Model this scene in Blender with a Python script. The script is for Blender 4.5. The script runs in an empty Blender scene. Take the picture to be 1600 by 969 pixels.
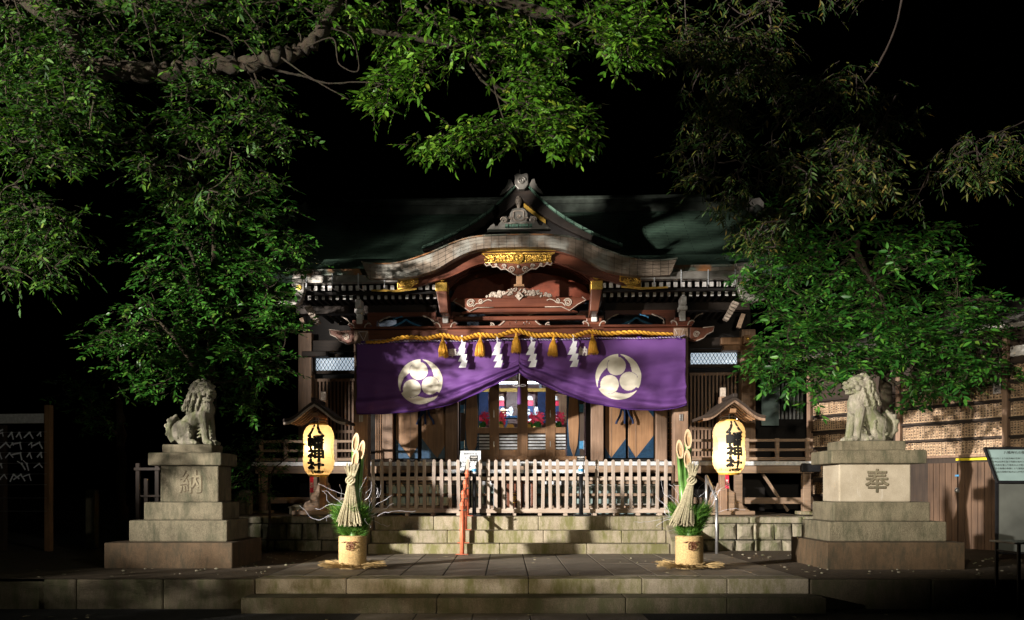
import bpy, bmesh, math, random
import numpy as np
from mathutils import Vector, Matrix, Euler
random.seed(11); rng = np.random.default_rng(7)
PI = math.pi; R = math.radians

# ------------------------------------------------------------------ camera, sky, lamps, exposure
scn = bpy.context.scene
COL = scn.collection
F, VX, VY, CZ = 1350.0, 790.0, 765.0, 1.37        # focal length in photo pixels, vanishing point, eye height
cam = bpy.data.cameras.new('camera'); cam_o = bpy.data.objects.new('camera', cam); COL.objects.link(cam_o)
cam.sensor_width = 36; cam.lens = F/1600*36
cam.shift_x = 10/1600; cam.shift_y = (VY-484.5)/1600
cam.clip_start = .1; cam.clip_end = 500
cam_o.location = (0, 0, CZ); cam_o.rotation_euler = (R(90), 0, 0)
scn.camera = cam_o
w = bpy.data.worlds.new('World'); scn.world = w; w.use_nodes = True
nt = w.node_tree; bg = nt.nodes['Background']
sky = nt.nodes.new('ShaderNodeTexSky'); sky.sky_type = 'NISHITA'; sky.sun_disc = False
sky.sun_elevation = R(-4); sky.sun_rotation = R(200)
nt.links.new(sky.outputs[0], bg.inputs[0]); bg.inputs[1].default_value = .002
moon = bpy.data.lights.new('moon', 'SUN'); moon.energy = .004; moon.angle = R(.5); moon.color = (.8, .88, 1)
mo = bpy.data.objects.new('moon', moon); COL.objects.link(mo); mo.rotation_euler = (R(35), 0, R(-30))
scn.view_settings.view_transform = 'Standard'; scn.view_settings.look = 'None'
scn.view_settings.exposure = 0; scn.view_settings.gamma = 1

def floodlight(name, loc, aim, power, color, size=R(70), blend=.5, radius=.09):
    l = bpy.data.lights.new(name, 'SPOT'); l.energy = power; l.color = color
    l.spot_size = size; l.spot_blend = blend; l.shadow_soft_size = radius
    o = bpy.data.objects.new(name, l); COL.objects.link(o); o.location = loc
    d = Vector(aim)-Vector(loc); o.rotation_euler = d.to_track_quat('-Z', 'Y').to_euler()
    return o
floodlight('floodlight_key', (-18.0, -4.0, 4.9), (2.4, 15.0, 5.0), 84000, (1.0, .93, .85), R(31), .5, .26)
floodlight('floodlight_fill', (3.4, 1.2, 3.2), (-5.2, 13.0, 3.2), 500, (1.0, .95, .84), R(92), .9)
floodlight('floodlight_low', (-3.4, 4.5, 1.9), (.1, 12.6, 1.0), 520, (1.0, .76, .42), R(54), 1.0)
floodlight('floodlight_right', (1.6, 4.0, 2.4), (6.5, 13.8, 3.0), 2500, (1.0, .90, .72), R(40), .8)

# ------------------------------------------------------------------ helpers
def P(px, py, Y): return Vector(((px-VX)*Y/F, Y, CZ+(VY-py)*Y/F))
def X_(px, Y): return (px-VX)*Y/F
def Z_(py, Y): return CZ+(VY-py)*Y/F

def text_geo(body, size=1., bold=0., res=3):
    c = bpy.data.curves.new('t', 'FONT'); c.body = body; c.size = size; c.offset = bold; c.resolution_u = res
    c.align_x = 'CENTER'; c.align_y = 'CENTER'
    o = bpy.data.objects.new('t', c); COL.objects.link(o)
    dg = bpy.context.evaluated_depsgraph_get(); dg.update()
    m = bpy.data.meshes.new_from_object(o.evaluated_get(dg))
    vs = [v.co.copy() for v in m.vertices]; fs = [tuple(p.vertices) for p in m.polygons]
    bpy.data.objects.remove(o); bpy.data.curves.remove(c); bpy.data.meshes.remove(m)
    return vs, fs

ORIG = {}
class MB:
    def __init__(s): s.v = []; s.f = []; s.m = []; s.mi = 0
    def add(s, vs, fs):
        n = len(s.v); s.v += [tuple(v) for v in vs]
        s.f += [tuple(i+n for i in f) for f in fs]; s.m += [s.mi]*len(fs); return s
    def box(s, x0, x1, y0, y1, z0, z1):
        return s.add([(x, y, z) for z in (z0, z1) for y in (y0, y1) for x in (x0, x1)],
                     [(0,2,3,1),(4,5,7,6),(0,1,5,4),(2,6,7,3),(0,4,6,2),(1,3,7,5)])
    def obox(s, c, size, rot=(0,0,0)):
        M = Euler(rot).to_matrix(); a, b, d = [q/2 for q in size]
        vs = [M@Vector((x, y, z))+Vector(c) for z in (-d, d) for y in (-b, b) for x in (-a, a)]
        return s.add(vs, [(0,2,3,1),(4,5,7,6),(0,1,5,4),(2,6,7,3),(0,4,6,2),(1,3,7,5)])
    def bar(s, p, q, w_, h_):
        p = Vector(p); q = Vector(q); d = (q-p).normalized()
        u = d.cross(Vector((0,0,1)));
        u = Vector((1,0,0)) if u.length < 1e-3 else u.normalized()
        n = u.cross(d)
        vs = [c+u*a*w_/2+n*b*h_/2 for c in (p, q) for a, b in ((-1,-1),(1,-1),(1,1),(-1,1))]
        return s.add(vs, [(3,2,1,0),(4,5,6,7),(0,1,5,4),(1,2,6,5),(2,3,7,6),(3,0,4,7)])
    def prism(s, pts, y0, y1):            # pts (x,z), extruded along y
        n = len(pts)
        vs = [(x, y0, z) for x, z in pts]+[(x, y1, z) for x, z in pts]
        return s.add(vs, [tuple(range(n)), tuple(range(2*n-1, n-1, -1))]+[(i, i+n, (i+1)%n+n, (i+1)%n) for i in range(n)])
    def pprism(s, pts, Y, t):             # outline in photo coordinates placed at depth Y
        return s.prism([(X_(a, Y), Z_(b, Y)) for a, b in pts], Y, Y+t)
    def ribbon(s, top, bot, y0, y1):      # two polylines of (x,z)
        n = len(top); vs = []
        for y in (y0, y1):
            vs += [(x, y, z) for x, z in top]; vs += [(x, y, z) for x, z in bot]
        fs = []
        for i in range(n-1):
            fs += [(i, i+1, n+i+1, n+i), (2*n+i+1, 2*n+i, 3*n+i, 3*n+i+1), (i+1, i, 2*n+i, 2*n+i+1), (n+i, n+i+1, 3*n+i+1, 3*n+i)]
        fs += [(0, n, 3*n, 2*n), (n-1, 3*n-1, 4*n-1, 2*n-1)]
        return s.add(vs, fs)
    def tube(s, pts, rad, k=8, cap=True, aspect=1.):
        pts = [Vector(p) for p in pts]; n = len(pts)
        if not hasattr(rad, '__len__'): rad = [rad]*n
        vs = []; prev = None
        for i, p in enumerate(pts):
            d = (pts[min(i+1, n-1)]-pts[max(i-1, 0)]).normalized()
            if prev is None:
                u = d.cross(Vector((0,0,1)))
                if u.length < .05: u = d.cross(Vector((0,1,0)))
            else: u = prev-d*prev.dot(d)
            u.normalize(); prev = u; b = d.cross(u)
            vs += [p+(u*math.cos(2*PI*j/k)+b*math.sin(2*PI*j/k)*aspect)*rad[i] for j in range(k)]
        fs = [(i*k+j, i*k+(j+1)%k, (i+1)*k+(j+1)%k, (i+1)*k+j) for i in range(n-1) for j in range(k)]
        if cap: fs += [tuple(range(k-1, -1, -1)), tuple(range((n-1)*k, n*k))]
        return s.add(vs, fs)
    def lathe(s, prof, c=(0,0,0), k=24, cap=True):
        vs = [(c[0]+r*math.cos(2*PI*j/k), c[1]+r*math.sin(2*PI*j/k), c[2]+z) for r, z in prof for j in range(k)]
        n = len(prof)
        fs = [(i*k+j, i*k+(j+1)%k, (i+1)*k+(j+1)%k, (i+1)*k+j) for i in range(n-1) for j in range(k)]
        if cap: fs += [tuple(range(k-1, -1, -1)), tuple(range((n-1)*k, n*k))]
        return s.add(vs, fs)
    def ball(s, c, r, rot=(0,0,0), a=12, b=8):
        if not hasattr(r, '__len__'): r = (r, r, r)
        M = Euler(rot).to_matrix(); c = Vector(c)
        vs = [c+M@Vector((0,0,-r[2]))]
        for i in range(1, b):
            t = -PI/2+PI*i/b
            vs += [c+M@Vector((r[0]*math.cos(t)*math.cos(2*PI*j/a), r[1]*math.cos(t)*math.sin(2*PI*j/a), r[2]*math.sin(t))) for j in range(a)]
        vs.append(c+M@Vector((0,0,r[2]))); L = len(vs)-1
        fs = [(0, 1+(j+1)%a, 1+j) for j in range(a)]
        fs += [(1+i*a+j, 1+i*a+(j+1)%a, 1+(i+1)*a+(j+1)%a, 1+(i+1)*a+j) for i in range(b-2) for j in range(a)]
        fs += [(L, 1+(b-2)*a+j, 1+(b-2)*a+(j+1)%a) for j in range(a)]
        return s.add(vs, fs)
    def disc(s, x, z, r, y0, y1, k=20):
        return s.prism([(x+r*math.cos(2*PI*j/k), z+r*math.sin(2*PI*j/k)) for j in range(k)], y0, y1)
    def ring(s, x, z, r, t, y0, y1, k=20):
        o = [(x+r*math.cos(2*PI*j/k), z+r*math.sin(2*PI*j/k)) for j in range(k+1)]
        i_ = [(x+(r-t)*math.cos(2*PI*j/k), z+(r-t)*math.sin(2*PI*j/k)) for j in range(k+1)]
        return s.ribbon(o, i_, y0, y1)
    def text(s, body, c, size, depth=.004, bold=0., yaw=0., vertical=False, pitch=None, step=1.05, sx=1., tilt=0., thick=0.):
        chars = list(body) if vertical else [body]
        M = Matrix.Translation(c)@Euler((R(90)-tilt, 0, yaw)).to_matrix().to_4x4()
        for i, ch in enumerate(chars):
            vs, fs = text_geo(ch, size, bold)
            if not vs: continue
            xs = [v.x for v in vs]; ys = [v.y for v in vs]
            cx = (max(xs)+min(xs))/2 if vertical else 0; cy = (max(ys)+min(ys))/2 if vertical else 0
            dz = ((len(chars)-1)/2-i)*size*step if vertical else 0
            offs = [(0, 0)] if not thick else [(0, 0)]+[(thick*math.cos(q*PI/4), thick*math.sin(q*PI/4)) for q in range(8)]
            for q, (ox, oy) in enumerate(offs):
                s.add([M@Vector(((v.x-cx)*sx+ox, v.y-cy+dz+oy, depth+.0002*q)) for v in vs], fs)
        return s
    def spiral(s, x, z, y, r, turns, rad, a0=0, sgn=1, k=6):
        n = int(turns*14)
        return s.tube([(x+sgn*r*(1-.8*i/n)*math.cos(a0+2*PI*turns*i/n), y, z+r*(1-.8*i/n)*math.sin(a0+2*PI*turns*i/n)) for i in range(n+1)],
                      [rad*(1-.3*i/n) for i in range(n+1)], k)
    def build(s, name, mats, parent=None, smooth=False, bevel=0., world=True):
        me = bpy.data.meshes.new(name)
        o = Vector((0,0,0))
        if parent is not None and world: o = ORIG.get(parent.name, o)
        me.from_pydata([(a-o.x, b-o.y, c-o.z) for a, b, c in s.v], [], s.f)
        if not isinstance(mats, (list, tuple)): mats = [mats]
        for m in mats: me.materials.append(m)
        if len(mats) > 1: me.polygons.foreach_set('material_index', s.m)
        if smooth: me.polygons.foreach_set('use_smooth', [True]*len(me.polygons))
        me.update()
        bm = bmesh.new(); bm.from_mesh(me); bmesh.ops.recalc_face_normals(bm, faces=bm.faces); bm.to_mesh(me); bm.free()
        ob = bpy.data.objects.new(name, me); COL.objects.link(ob)
        if parent is not None: ob.parent = parent; ORIG[ob.name] = o
        if bevel:
            b = ob.modifiers.new('bevel', 'BEVEL'); b.width = bevel; b.segments = 2; b.limit_method = 'ANGLE'
        return ob

def tag(o, label=None, cat=None, group=None, kind=None):
    if label: o['label'] = label
    if cat: o['category'] = cat
    if group: o['group'] = group
    if kind: o['kind'] = kind
    return o
def empty(name, loc, label, cat, group=None):
    o = bpy.data.objects.new(name, None); COL.objects.link(o); o.location = loc; o.empty_display_size = .1
    ORIG[o.name] = Vector(loc); return tag(o, label, cat, group)
def copy_tree(o, parent=None):
    c = o.copy(); COL.objects.link(c); c.parent = parent
    for ch in [q for q in KIDS.get(o.name, o.children)]: copy_tree(ch, c)
    return c
KIDS = {}
def dup(root, loc, rz=0, label=None, scale=None):
    c = copy_tree(root); c.location = loc; c.rotation_euler = (0, 0, rz)
    if label: c['label'] = label
    if scale: c.scale = scale
    return c
def interp(pts, n):                        # resample polyline with smooth Catmull-Rom
    out = []; m = len(pts)-1
    for i in range(n+1):
        t = i/n*m; k = min(int(t), m-1); u = t-k
        p0, p1, p2, p3 = [Vector(pts[max(0, min(m, k+j))]) for j in (-1, 0, 1, 2)]
        out.append(.5*((2*p1)+(p2-p0)*u+(2*p0-5*p1+4*p2-p3)*u*u+(3*p1-p0-3*p2+p3)*u**3))
    return out
def yat(poly, x):
    for (a, b), (c, d) in zip(poly, poly[1:]):
        if a <= x <= c: return b+(d-b)*(x-a)/(c-a)
    return poly[0][1] if x < poly[0][0] else poly[-1][1]

# ------------------------------------------------------------------ materials
def newmat(name):
    m = bpy.data.materials.new(name); m.use_nodes = True
    n = m.node_tree.nodes; return m, n, m.node_tree.links, n['Principled BSDF']
def N(n, t, **kw):
    q = n.new(t)
    for k, v in kw.items(): setattr(q, k, v)
    return q
def ramp(n, l, src, stops):
    r = n.new('ShaderNodeValToRGB'); e = r.color_ramp.elements
    while len(e) < len(stops): e.new(.5)
    for q, (p, c) in zip(e, stops): q.position = p; q.color = (*c, 1)
    l.new(src, r.inputs[0]); return r.outputs[0]
def wood(name, a, b, axis='z', rough=.6, scale=1., bump=.25, gloss=.4):
    m, n, l, bs = newmat(name)
    tc = N(n, 'ShaderNodeTexCoord'); mp = N(n, 'ShaderNodeMapping')
    s = {'z': (26, 26, 1.3), 'x': (1.3, 26, 26), 'y': (26, 1.3, 26)}[axis]
    mp.inputs['Scale'].default_value = [q*scale for q in s]
    oi = N(n, 'ShaderNodeObjectInfo'); ad = N(n, 'ShaderNodeVectorMath', operation='ADD')
    mu = N(n, 'ShaderNodeMath', operation='MULTIPLY'); mu.inputs[1].default_value = 13.7
    l.new(oi.outputs['Random'], mu.inputs[0]); l.new(tc.outputs['Object'], ad.inputs[0]); l.new(mu.outputs[0], ad.inputs[1])
    l.new(ad.outputs[0], mp.inputs[0])
    nz = N(n, 'ShaderNodeTexNoise'); nz.inputs['Scale'].default_value = 1.; nz.inputs['Detail'].default_value = 6; nz.inputs['Roughness'].default_value = .65
    l.new(mp.outputs[0], nz.inputs['Vector'])
    n2 = N(n, 'ShaderNodeTexNoise'); n2.inputs['Scale'].default_value = 1.7; n2.inputs['Detail'].default_value = 3
    l.new(ad.outputs[0], n2.inputs['Vector'])
    mx = N(n, 'ShaderNodeMix', data_type='FLOAT'); mx.inputs[0].default_value = .45
    l.new(nz.outputs[0], mx.inputs[2]); l.new(n2.outputs[0], mx.inputs[3])
    c = ramp(n, l, mx.outputs[0], [(.34, a), (.5, [(p+q)/2 for p, q in zip(a, b)]), (.64, b)])
    l.new(c, bs.inputs['Base Color']); bs.inputs['Roughness'].default_value = rough
    bs.inputs['Specular IOR Level'].default_value = gloss
    bp = N(n, 'ShaderNodeBump'); bp.inputs['Strength'].default_value = bump; bp.inputs['Distance'].default_value = .01
    l.new(nz.outputs[0], bp.inputs['Height']); l.new(bp.outputs[0], bs.inputs['Normal'])
    return m
def stone(name, a, b, moss=None, scale=1., speck=.5, rough=.85, bump=.5, mossamt=.55):
    m, n, l, bs = newmat(name)
    tc = N(n, 'ShaderNodeTexCoord')
    big = N(n, 'ShaderNodeTexNoise'); big.inputs['Scale'].default_value = 2.2*scale; big.inputs['Detail'].default_value = 8; big.inputs['Roughness'].default_value = .7
    fine = N(n, 'ShaderNodeTexNoise'); fine.inputs['Scale'].default_value = 90*scale; fine.inputs['Detail'].default_value = 3
    for q in (big, fine): l.new(tc.outputs['Object'], q.inputs['Vector'])
    mx = N(n, 'ShaderNodeMix', data_type='FLOAT'); mx.inputs[0].default_value = speck
    l.new(big.outputs[0], mx.inputs[2]); l.new(fine.outputs[0], mx.inputs[3])
    c = ramp(n, l, mx.outputs[0], [(.35, a), (.65, b)])
    if moss:
        mm = N(n, 'ShaderNodeMapping'); mm.inputs['Scale'].default_value = (3.2, 3.2, .9); l.new(tc.outputs['Object'], mm.inputs[0])
        m2 = N(n, 'ShaderNodeTexNoise'); m2.inputs['Scale'].default_value = 1.6*scale; m2.inputs['Detail'].default_value = 9; m2.inputs['Roughness'].default_value = .75
        l.new(mm.outputs[0], m2.inputs['Vector'])
        f = ramp(n, l, m2.outputs[0], [(mossamt-.07, (0,0,0)), (mossamt+.1, (.85,.85,.85))])
        mc = N(n, 'ShaderNodeMix', data_type='RGBA'); l.new(f, mc.inputs[0]); l.new(c, mc.inputs[6]); mc.inputs[7].default_value = (*moss, 1)
        c = mc.outputs[2]
    g = N(n, 'ShaderNodeNewGeometry'); mr_ = N(n, 'ShaderNodeMapRange'); mr_.inputs['To Min'].default_value = .72; mr_.inputs['To Max'].default_value = 1.12
    l.new(g.outputs['Random Per Island'], mr_.inputs['Value']); vm = N(n, 'ShaderNodeVectorMath', operation='SCALE'); l.new(c, vm.inputs[0]); l.new(mr_.outputs[0], vm.inputs['Scale']); c = vm.outputs[0]
    l.new(c, bs.inputs['Base Color']); bs.inputs['Roughness'].default_value = rough; bs.inputs['Specular IOR Level'].default_value = .3
    b1 = N(n, 'ShaderNodeBump'); b1.inputs['Strength'].default_value = bump; b1.inputs['Distance'].default_value = .012
    ad = N(n, 'ShaderNodeMath', operation='ADD'); l.new(big.outputs[0], ad.inputs[0]); l.new(fine.outputs[0], ad.inputs[1])
    l.new(ad.outputs[0], b1.inputs['Height']); l.new(b1.outputs[0], bs.inputs['Normal'])
    return m
def plain(name, col, rough=.6, metal=0., var=.25, nscale=12., bump=.1, gloss=.4):
    m, n, l, bs = newmat(name)
    tc = N(n, 'ShaderNodeTexCoord'); nz = N(n, 'ShaderNodeTexNoise'); nz.inputs['Scale'].default_value = nscale; nz.inputs['Detail'].default_value = 6
    l.new(tc.outputs['Object'], nz.inputs['Vector'])
    c = ramp(n, l, nz.outputs[0], [(.3, [q*(1-var) for q in col]), (.7, [min(1, q*(1+var)) for q in col])])
    l.new(c, bs.inputs['Base Color']); bs.inputs['Roughness'].default_value = rough; bs.inputs['Metallic'].default_value = metal
    bs.inputs['Specular IOR Level'].default_value = gloss
    if bump:
        b1 = N(n, 'ShaderNodeBump'); b1.inputs['Strength'].default_value = bump; b1.inputs['Distance'].default_value = .01
        l.new(nz.outputs[0], b1.inputs['Height']); l.new(b1.outputs[0], bs.inputs['Normal'])
    return m
def glow(name, col, s):
    m, n, l, bs = newmat(name); bs.inputs['Emission Color'].default_value = (*col, 1); bs.inputs['Emission Strength'].default_value = s
    bs.inputs['Base Color'].default_value = (*col, 1); return m
def brickmat(name, c1, c2, mortar, bw, bh, ms=.006, plane='xz', rough=.7, metal=0., stain=None, offset=.5, bump=.5):
    m, n, l, bs = newmat(name)
    tc = N(n, 'ShaderNodeTexCoord'); sp = N(n, 'ShaderNodeSeparateXYZ'); cb = N(n, 'ShaderNodeCombineXYZ')
    l.new(tc.outputs['Object'], sp.inputs[0])
    l.new(sp.outputs['XYZ'.index(plane[0].upper())], cb.inputs[0]); l.new(sp.outputs['XYZ'.index(plane[1].upper())], cb.inputs[1])
    br = N(n, 'ShaderNodeTexBrick'); br.offset = offset
    for k, v in (('Color1', c1), ('Color2', c2), ('Mortar', mortar)): br.inputs[k].default_value = (*v, 1)
    br.inputs['Scale'].default_value = 1; br.inputs['Mortar Size'].default_value = ms; br.inputs['Brick Width'].default_value = bw; br.inputs['Row Height'].default_value = bh
    br.inputs['Mortar Smooth'].default_value = .2
    l.new(cb.outputs[0], br.inputs['Vector']); c = br.outputs['Color']
    nz = N(n, 'ShaderNodeTexNoise'); nz.inputs['Scale'].default_value = 5; nz.inputs['Detail'].default_value = 8; nz.inputs['Roughness'].default_value = .7
    l.new(tc.outputs['Object'], nz.inputs['Vector'])
    mc = N(n, 'ShaderNodeMix', data_type='RGBA', blend_type='MULTIPLY'); mc.inputs[0].default_value = .75
    l.new(c, mc.inputs[6]); l.new(ramp(n, l, nz.outputs[0], [(.3, (.4,.4,.4)), (.65, (1,1,1))]), mc.inputs[7]); c = mc.outputs[2]
    if stain:
        n2 = N(n, 'ShaderNodeTexNoise'); n2.inputs['Scale'].default_value = 3.1; n2.inputs['Detail'].default_value = 6
        l.new(tc.outputs['Object'], n2.inputs['Vector'])
        m2 = N(n, 'ShaderNodeMix', data_type='RGBA'); l.new(ramp(n, l, n2.outputs[0], [(.48, (0,0,0)), (.62, (.8,.8,.8))]), m2.inputs[0])
        l.new(c, m2.inputs[6]); m2.inputs[7].default_value = (*stain, 1); c = m2.outputs[2]
    l.new(c, bs.inputs['Base Color']); bs.inputs['Roughness'].default_value = rough; bs.inputs['Metallic'].default_value = metal
    b1 = N(n, 'ShaderNodeBump'); b1.inputs['Strength'].default_value = bump; b1.inputs['Distance'].default_value = .01; b1.invert = True
    ad = N(n, 'ShaderNodeMath', operation='SUBTRACT'); l.new(br.outputs['Fac'], ad.inputs[0]); l.new(nz.outputs[0], ad.inputs[1])
    l.new(ad.outputs[0], b1.inputs['Height']); l.new(b1.outputs[0], bs.inputs['Normal'])
    return m
def leafmat(name, dark, mid, light, trans=.25, rough=.38):
    m, n, l, bs = newmat(name)
    g = N(n, 'ShaderNodeNewGeometry'); c = ramp(n, l, g.outputs['Random Per Island'], [(0, dark), (.55, mid), (.93, light), (1, (light[0]*1.5, light[1]*.95, light[2]))])
    l.new(c, bs.inputs['Base Color']); bs.inputs['Roughness'].default_value = rough; bs.inputs['Specular IOR Level'].default_value = .2
    t = N(n, 'ShaderNodeBsdfTranslucent'); l.new(c, t.inputs[0]); mx = N(n, 'ShaderNodeMixShader'); mx.inputs[0].default_value = trans
    l.new(bs.outputs[0], mx.inputs[1]); l.new(t.outputs[0], mx.inputs[2]); l.new(mx.outputs[0], n['Material Output'].inputs[0])
    return m

M_red = wood('varnished_red_brown_wood', (.075, .02, .011), (.17, .052, .026), 'x', .34, 1., .12, .6)
M_redz = wood('varnished_upright_wood', (.085, .027, .014), (.18, .062, .032), 'z', .4, 1., .12, .5)
M_plank = wood('brown_plank_wood', (.045, .024, .013), (.15, .085, .048), 'z', .65)
M_dark = wood('dark_aged_timber', (.012, .009, .007), (.035, .022, .015), 'x', .7)
M_darkz = wood('dark_aged_upright_timber', (.02, .013, .009), (.055, .035, .023), 'z', .7)
M_post = wood('weathered_pillar_wood', (.13, .078, .048), (.36, .235, .16), 'z', .6)
M_door = wood('warm_door_wood', (.16, .082, .038), (.36, .2, .1), 'z', .5, .8)
M_deck = wood('veranda_wood', (.13, .085, .055), (.33, .23, .155), 'x', .65)
M_pick = wood('picket_wood', (.25, .195, .15), (.48, .405, .345), 'z', .6, 1.4)
M_pickx = wood('picket_rail_wood', (.28, .21, .155), (.52, .43, .35), 'x', .6, 1.4)
M_edge = plain('pale_painted_carving', (.40, .33, .27), .6, 0, .3, 30)
M_white = plain('chalky_white_paint', (.62, .60, .57), .7, 0, .18, 25)
M_strip = plain('galvanised_edge_strip', (.62, .64, .66), .45, .2, .2, 20)
M_gold = plain('gilded_metal', (.75, .47, .10), .34, .8, .3, 40, .3)
M_goldp = plain('gold_paint', (.62, .38, .06), .5, .1, .25, 50)
M_navy = plain('navy_metal_plate', (.012, .045, .095), .4, .3, .3, 20)
M_bluep = plain('blue_paint', (.05, .22, .42), .5, 0, .3, 20)
M_black = plain('black_lacquer', (.012, .012, .013), .35)
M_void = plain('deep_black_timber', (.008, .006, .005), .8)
M_sharov = brickmat('aged_shingle_courses', (.29, .225, .165), (.215, .165, .12), (.07, .055, .042), .13, 9., .005, 'xz', .75, stain=(.36, .36, .32))
M_tile = brickmat('green_copper_tile', (.15, .30, .22), (.20, .34, .25), (.02, .05, .035), .17, .5, .01, 'xz', .5, .1, offset=0)
M_copper = brickmat('dark_green_copper_roof', (.15, .25, .18), (.12, .21, .15), (.03, .06, .045), .9, .075, .01, 'xy', .5, .15)
M_rust = brickmat('stained_copper_fascia', (.20, .27, .22), (.24, .20, .15), (.05, .05, .04), .3, .07, .004, 'xz', .5, .3, stain=(.42, .17, .05))
M_ridge = plain('dark_ridge_copper', (.07, .085, .07), .5, .3, .4, 6)
M_gut = plain('weathered_gutter_metal', (.30, .28, .25), .45, .5, .35, 6)
M_lion = stone('lichened_granite', (.13, .115, .085), (.44, .40, .32), (.15, .165, .075), 2.4, .5, .9, 1.1, .5)
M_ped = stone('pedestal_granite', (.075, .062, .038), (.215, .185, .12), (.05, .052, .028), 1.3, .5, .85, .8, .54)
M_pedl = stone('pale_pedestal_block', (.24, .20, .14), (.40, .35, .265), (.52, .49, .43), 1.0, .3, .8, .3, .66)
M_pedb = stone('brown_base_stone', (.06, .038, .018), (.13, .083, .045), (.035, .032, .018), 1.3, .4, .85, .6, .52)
M_step = stone('mossy_step_stone', (.21, .175, .12), (.42, .36, .265), (.13, .13, .035), 1.0, .45, .85, .4, .5)
M_kerb = stone('kerb_stone', (.065, .05, .03), (.165, .135, .09), (.06, .062, .025), 1.1, .5, .85, .8, .5)
M_wall = stone('rubble_wall_stone', (.22, .19, .14), (.42, .37, .28), (.11, .12, .05), 1.3, .5, .9, .9, .5)
M_pave = stone('paving_slab', (.13, .11, .085), (.22, .19, .15), (.10, .085, .065), .8, .4, .55, .2, .55)
M_joint = plain('joint_dirt', (.012, .011, .009), .95)
M_dirt = stone('packed_earth', (.05, .035, .02), (.12, .085, .05), (.035, .03, .015), 2., .5, .95, .6)
M_gravel = stone('dark_gravel_asphalt', (.012, .012, .012), (.05, .048, .045), None, 3., .8, .9, 1.)
M_purple = plain('purple_cloth', (.128, .050, .205), .72, 0, .1, 300, .15, .25)
M_purpled = plain('purple_edge_cloth', (.07, .02, .16), .75, 0, .1, 300, .1, .25)
M_cream = plain('cream_cloth_print', (.74, .69, .57), .75, 0, .05, 60, .05)
M_clothw = plain('white_cloth_print', (.72, .66, .66), .7)
M_paper = plain('white_paper', (.80, .80, .82), .7, 0, .04, 30, 0)
M_rope = plain('golden_rope_fibre', (.70, .36, .035), .6, 0, .3, 120, .4)
M_cord = plain('pale_lilac_cord', (.6, .55, .68), .6)
M_straw = plain('straw', (.34, .30, .19), .8, 0, .35, 60, .3)
M_strawy = plain('golden_straw_rope', (.44, .31, .14), .8, 0, .35, 60, .5)
M_bamboo = plain('green_bamboo', (.10, .21, .05), .35, 0, .4, 6, .05)
M_bamin = plain('cut_bamboo', (.55, .40, .24), .55, 0, .15, 20)
M_bamh = plain('bamboo_hollow', (.34, .22, .11), .6)
M_pine = leafmat('pine_needles', (.02, .06, .008), (.06, .17, .02), (.14, .30, .05), .1, .5)
M_twigw = plain('silvery_twigs', (.55, .55, .6), .4, .2)
M_ink = plain('black_ink', (.012, .011, .01), .6)
M_carve = plain('dark_brown_clamp', (.07, .05, .03), .9)  # even dark brown of the handrail clamps
M_kan = plain('shadowed_carving', (.05, .036, .018), .9)  # flat pedestal kanji: shade of the cut strokes is put into this colour
M_vermil = plain('vermilion_paint', (.60, .15, .075), .5, 0, .25, 25)
M_metal = plain('brushed_metal', (.5, .5, .5), .35, .8, .2, 8)
M_steel = plain('dull_steel_panel', (.20, .21, .185), .4, .55, .25, 2.5, .05)
M_blackm = plain('black_metal', (.02, .02, .022), .4, .5)
M_bark = stone('rough_bark', (.008, .006, .003), (.062, .042, .025), (.028, .032, .012), 5., .6, .95, 1.2, .55)
M_leafA = leafmat('camphor_leaves', (.006, .026, .002), (.018, .062, .004), (.050, .118, .009), .28, .6)
M_leafB = leafmat('evergreen_leaves', (.012, .045, .006), (.025, .105, .012), (.065, .17, .022), .22, .32)
M_leafC = leafmat('pointed_leaves', (.007, .024, .004), (.022, .052, .008), (.085, .088, .018), .2, .55)
M_leafR = leafmat('glossy_leaves', (.007, .034, .005), (.018, .082, .010), (.052, .155, .018), .2, .42)
M_plaq = wood('pale_plaque_wood', (.34, .21, .12), (.66, .47, .30), 'z', .6, 2.)
M_yellow = plain('yellow_tape', (.75, .6, .02), .5)
M_teal = plain('grey_teal_board', (.24, .33, .32), .4, .1, .15, 3, 0)
M_redfl = plain('red_petals', (.55, .015, .05), .5, 0, .3, 60)
M_win = glow('lit_frosted_window', (.72, .86, 1.0), .62)
M_tube = glow('fluorescent_tube', (.75, .88, 1.0), 16.)
M_farlamp = glow('distant_lamp_glow', (.5, .85, 1.0), 14.)
M_louv = plain('white_louvre_slats', (.62, .66, .70), .5)
M_inner = wood('interior_panel_wood', (.22, .12, .11), (.40, .25, .24), 'x', .5)
M_offer = plain('grey_white_porcelain', (.36, .37, .4), .4)
M_navc = plain('navy_cloth', (.01, .03, .10), .7)
m_, n_, l_, b_ = newmat('door_glass'); b_.inputs['Roughness'].default_value = .03; b_.inputs['Base Color'].default_value = (1,1,1,1)
_t = N(n_, 'ShaderNodeBsdfTransparent'); _g = N(n_, 'ShaderNodeBsdfGlossy'); _g.inputs['Roughness'].default_value = .03
_mx = N(n_, 'ShaderNodeMixShader'); _mx.inputs[0].default_value = .07
l_.new(_t.outputs[0], _mx.inputs[1]); l_.new(_g.outputs[0], _mx.inputs[2]); l_.new(_mx.outputs[0], n_['Material Output'].inputs[0]); M_glass = m_
m_, n_, l_, b_ = newmat('lantern_paper')
_t = N(n_, 'ShaderNodeBsdfTranslucent'); _t.inputs[0].default_value = (1.0, .78, .47, 1); _d = N(n_, 'ShaderNodeBsdfDiffuse'); _d.inputs[0].default_value = (.82, .70, .48, 1)
_mx = N(n_, 'ShaderNodeMixShader'); _mx.inputs[0].default_value = .42
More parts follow.
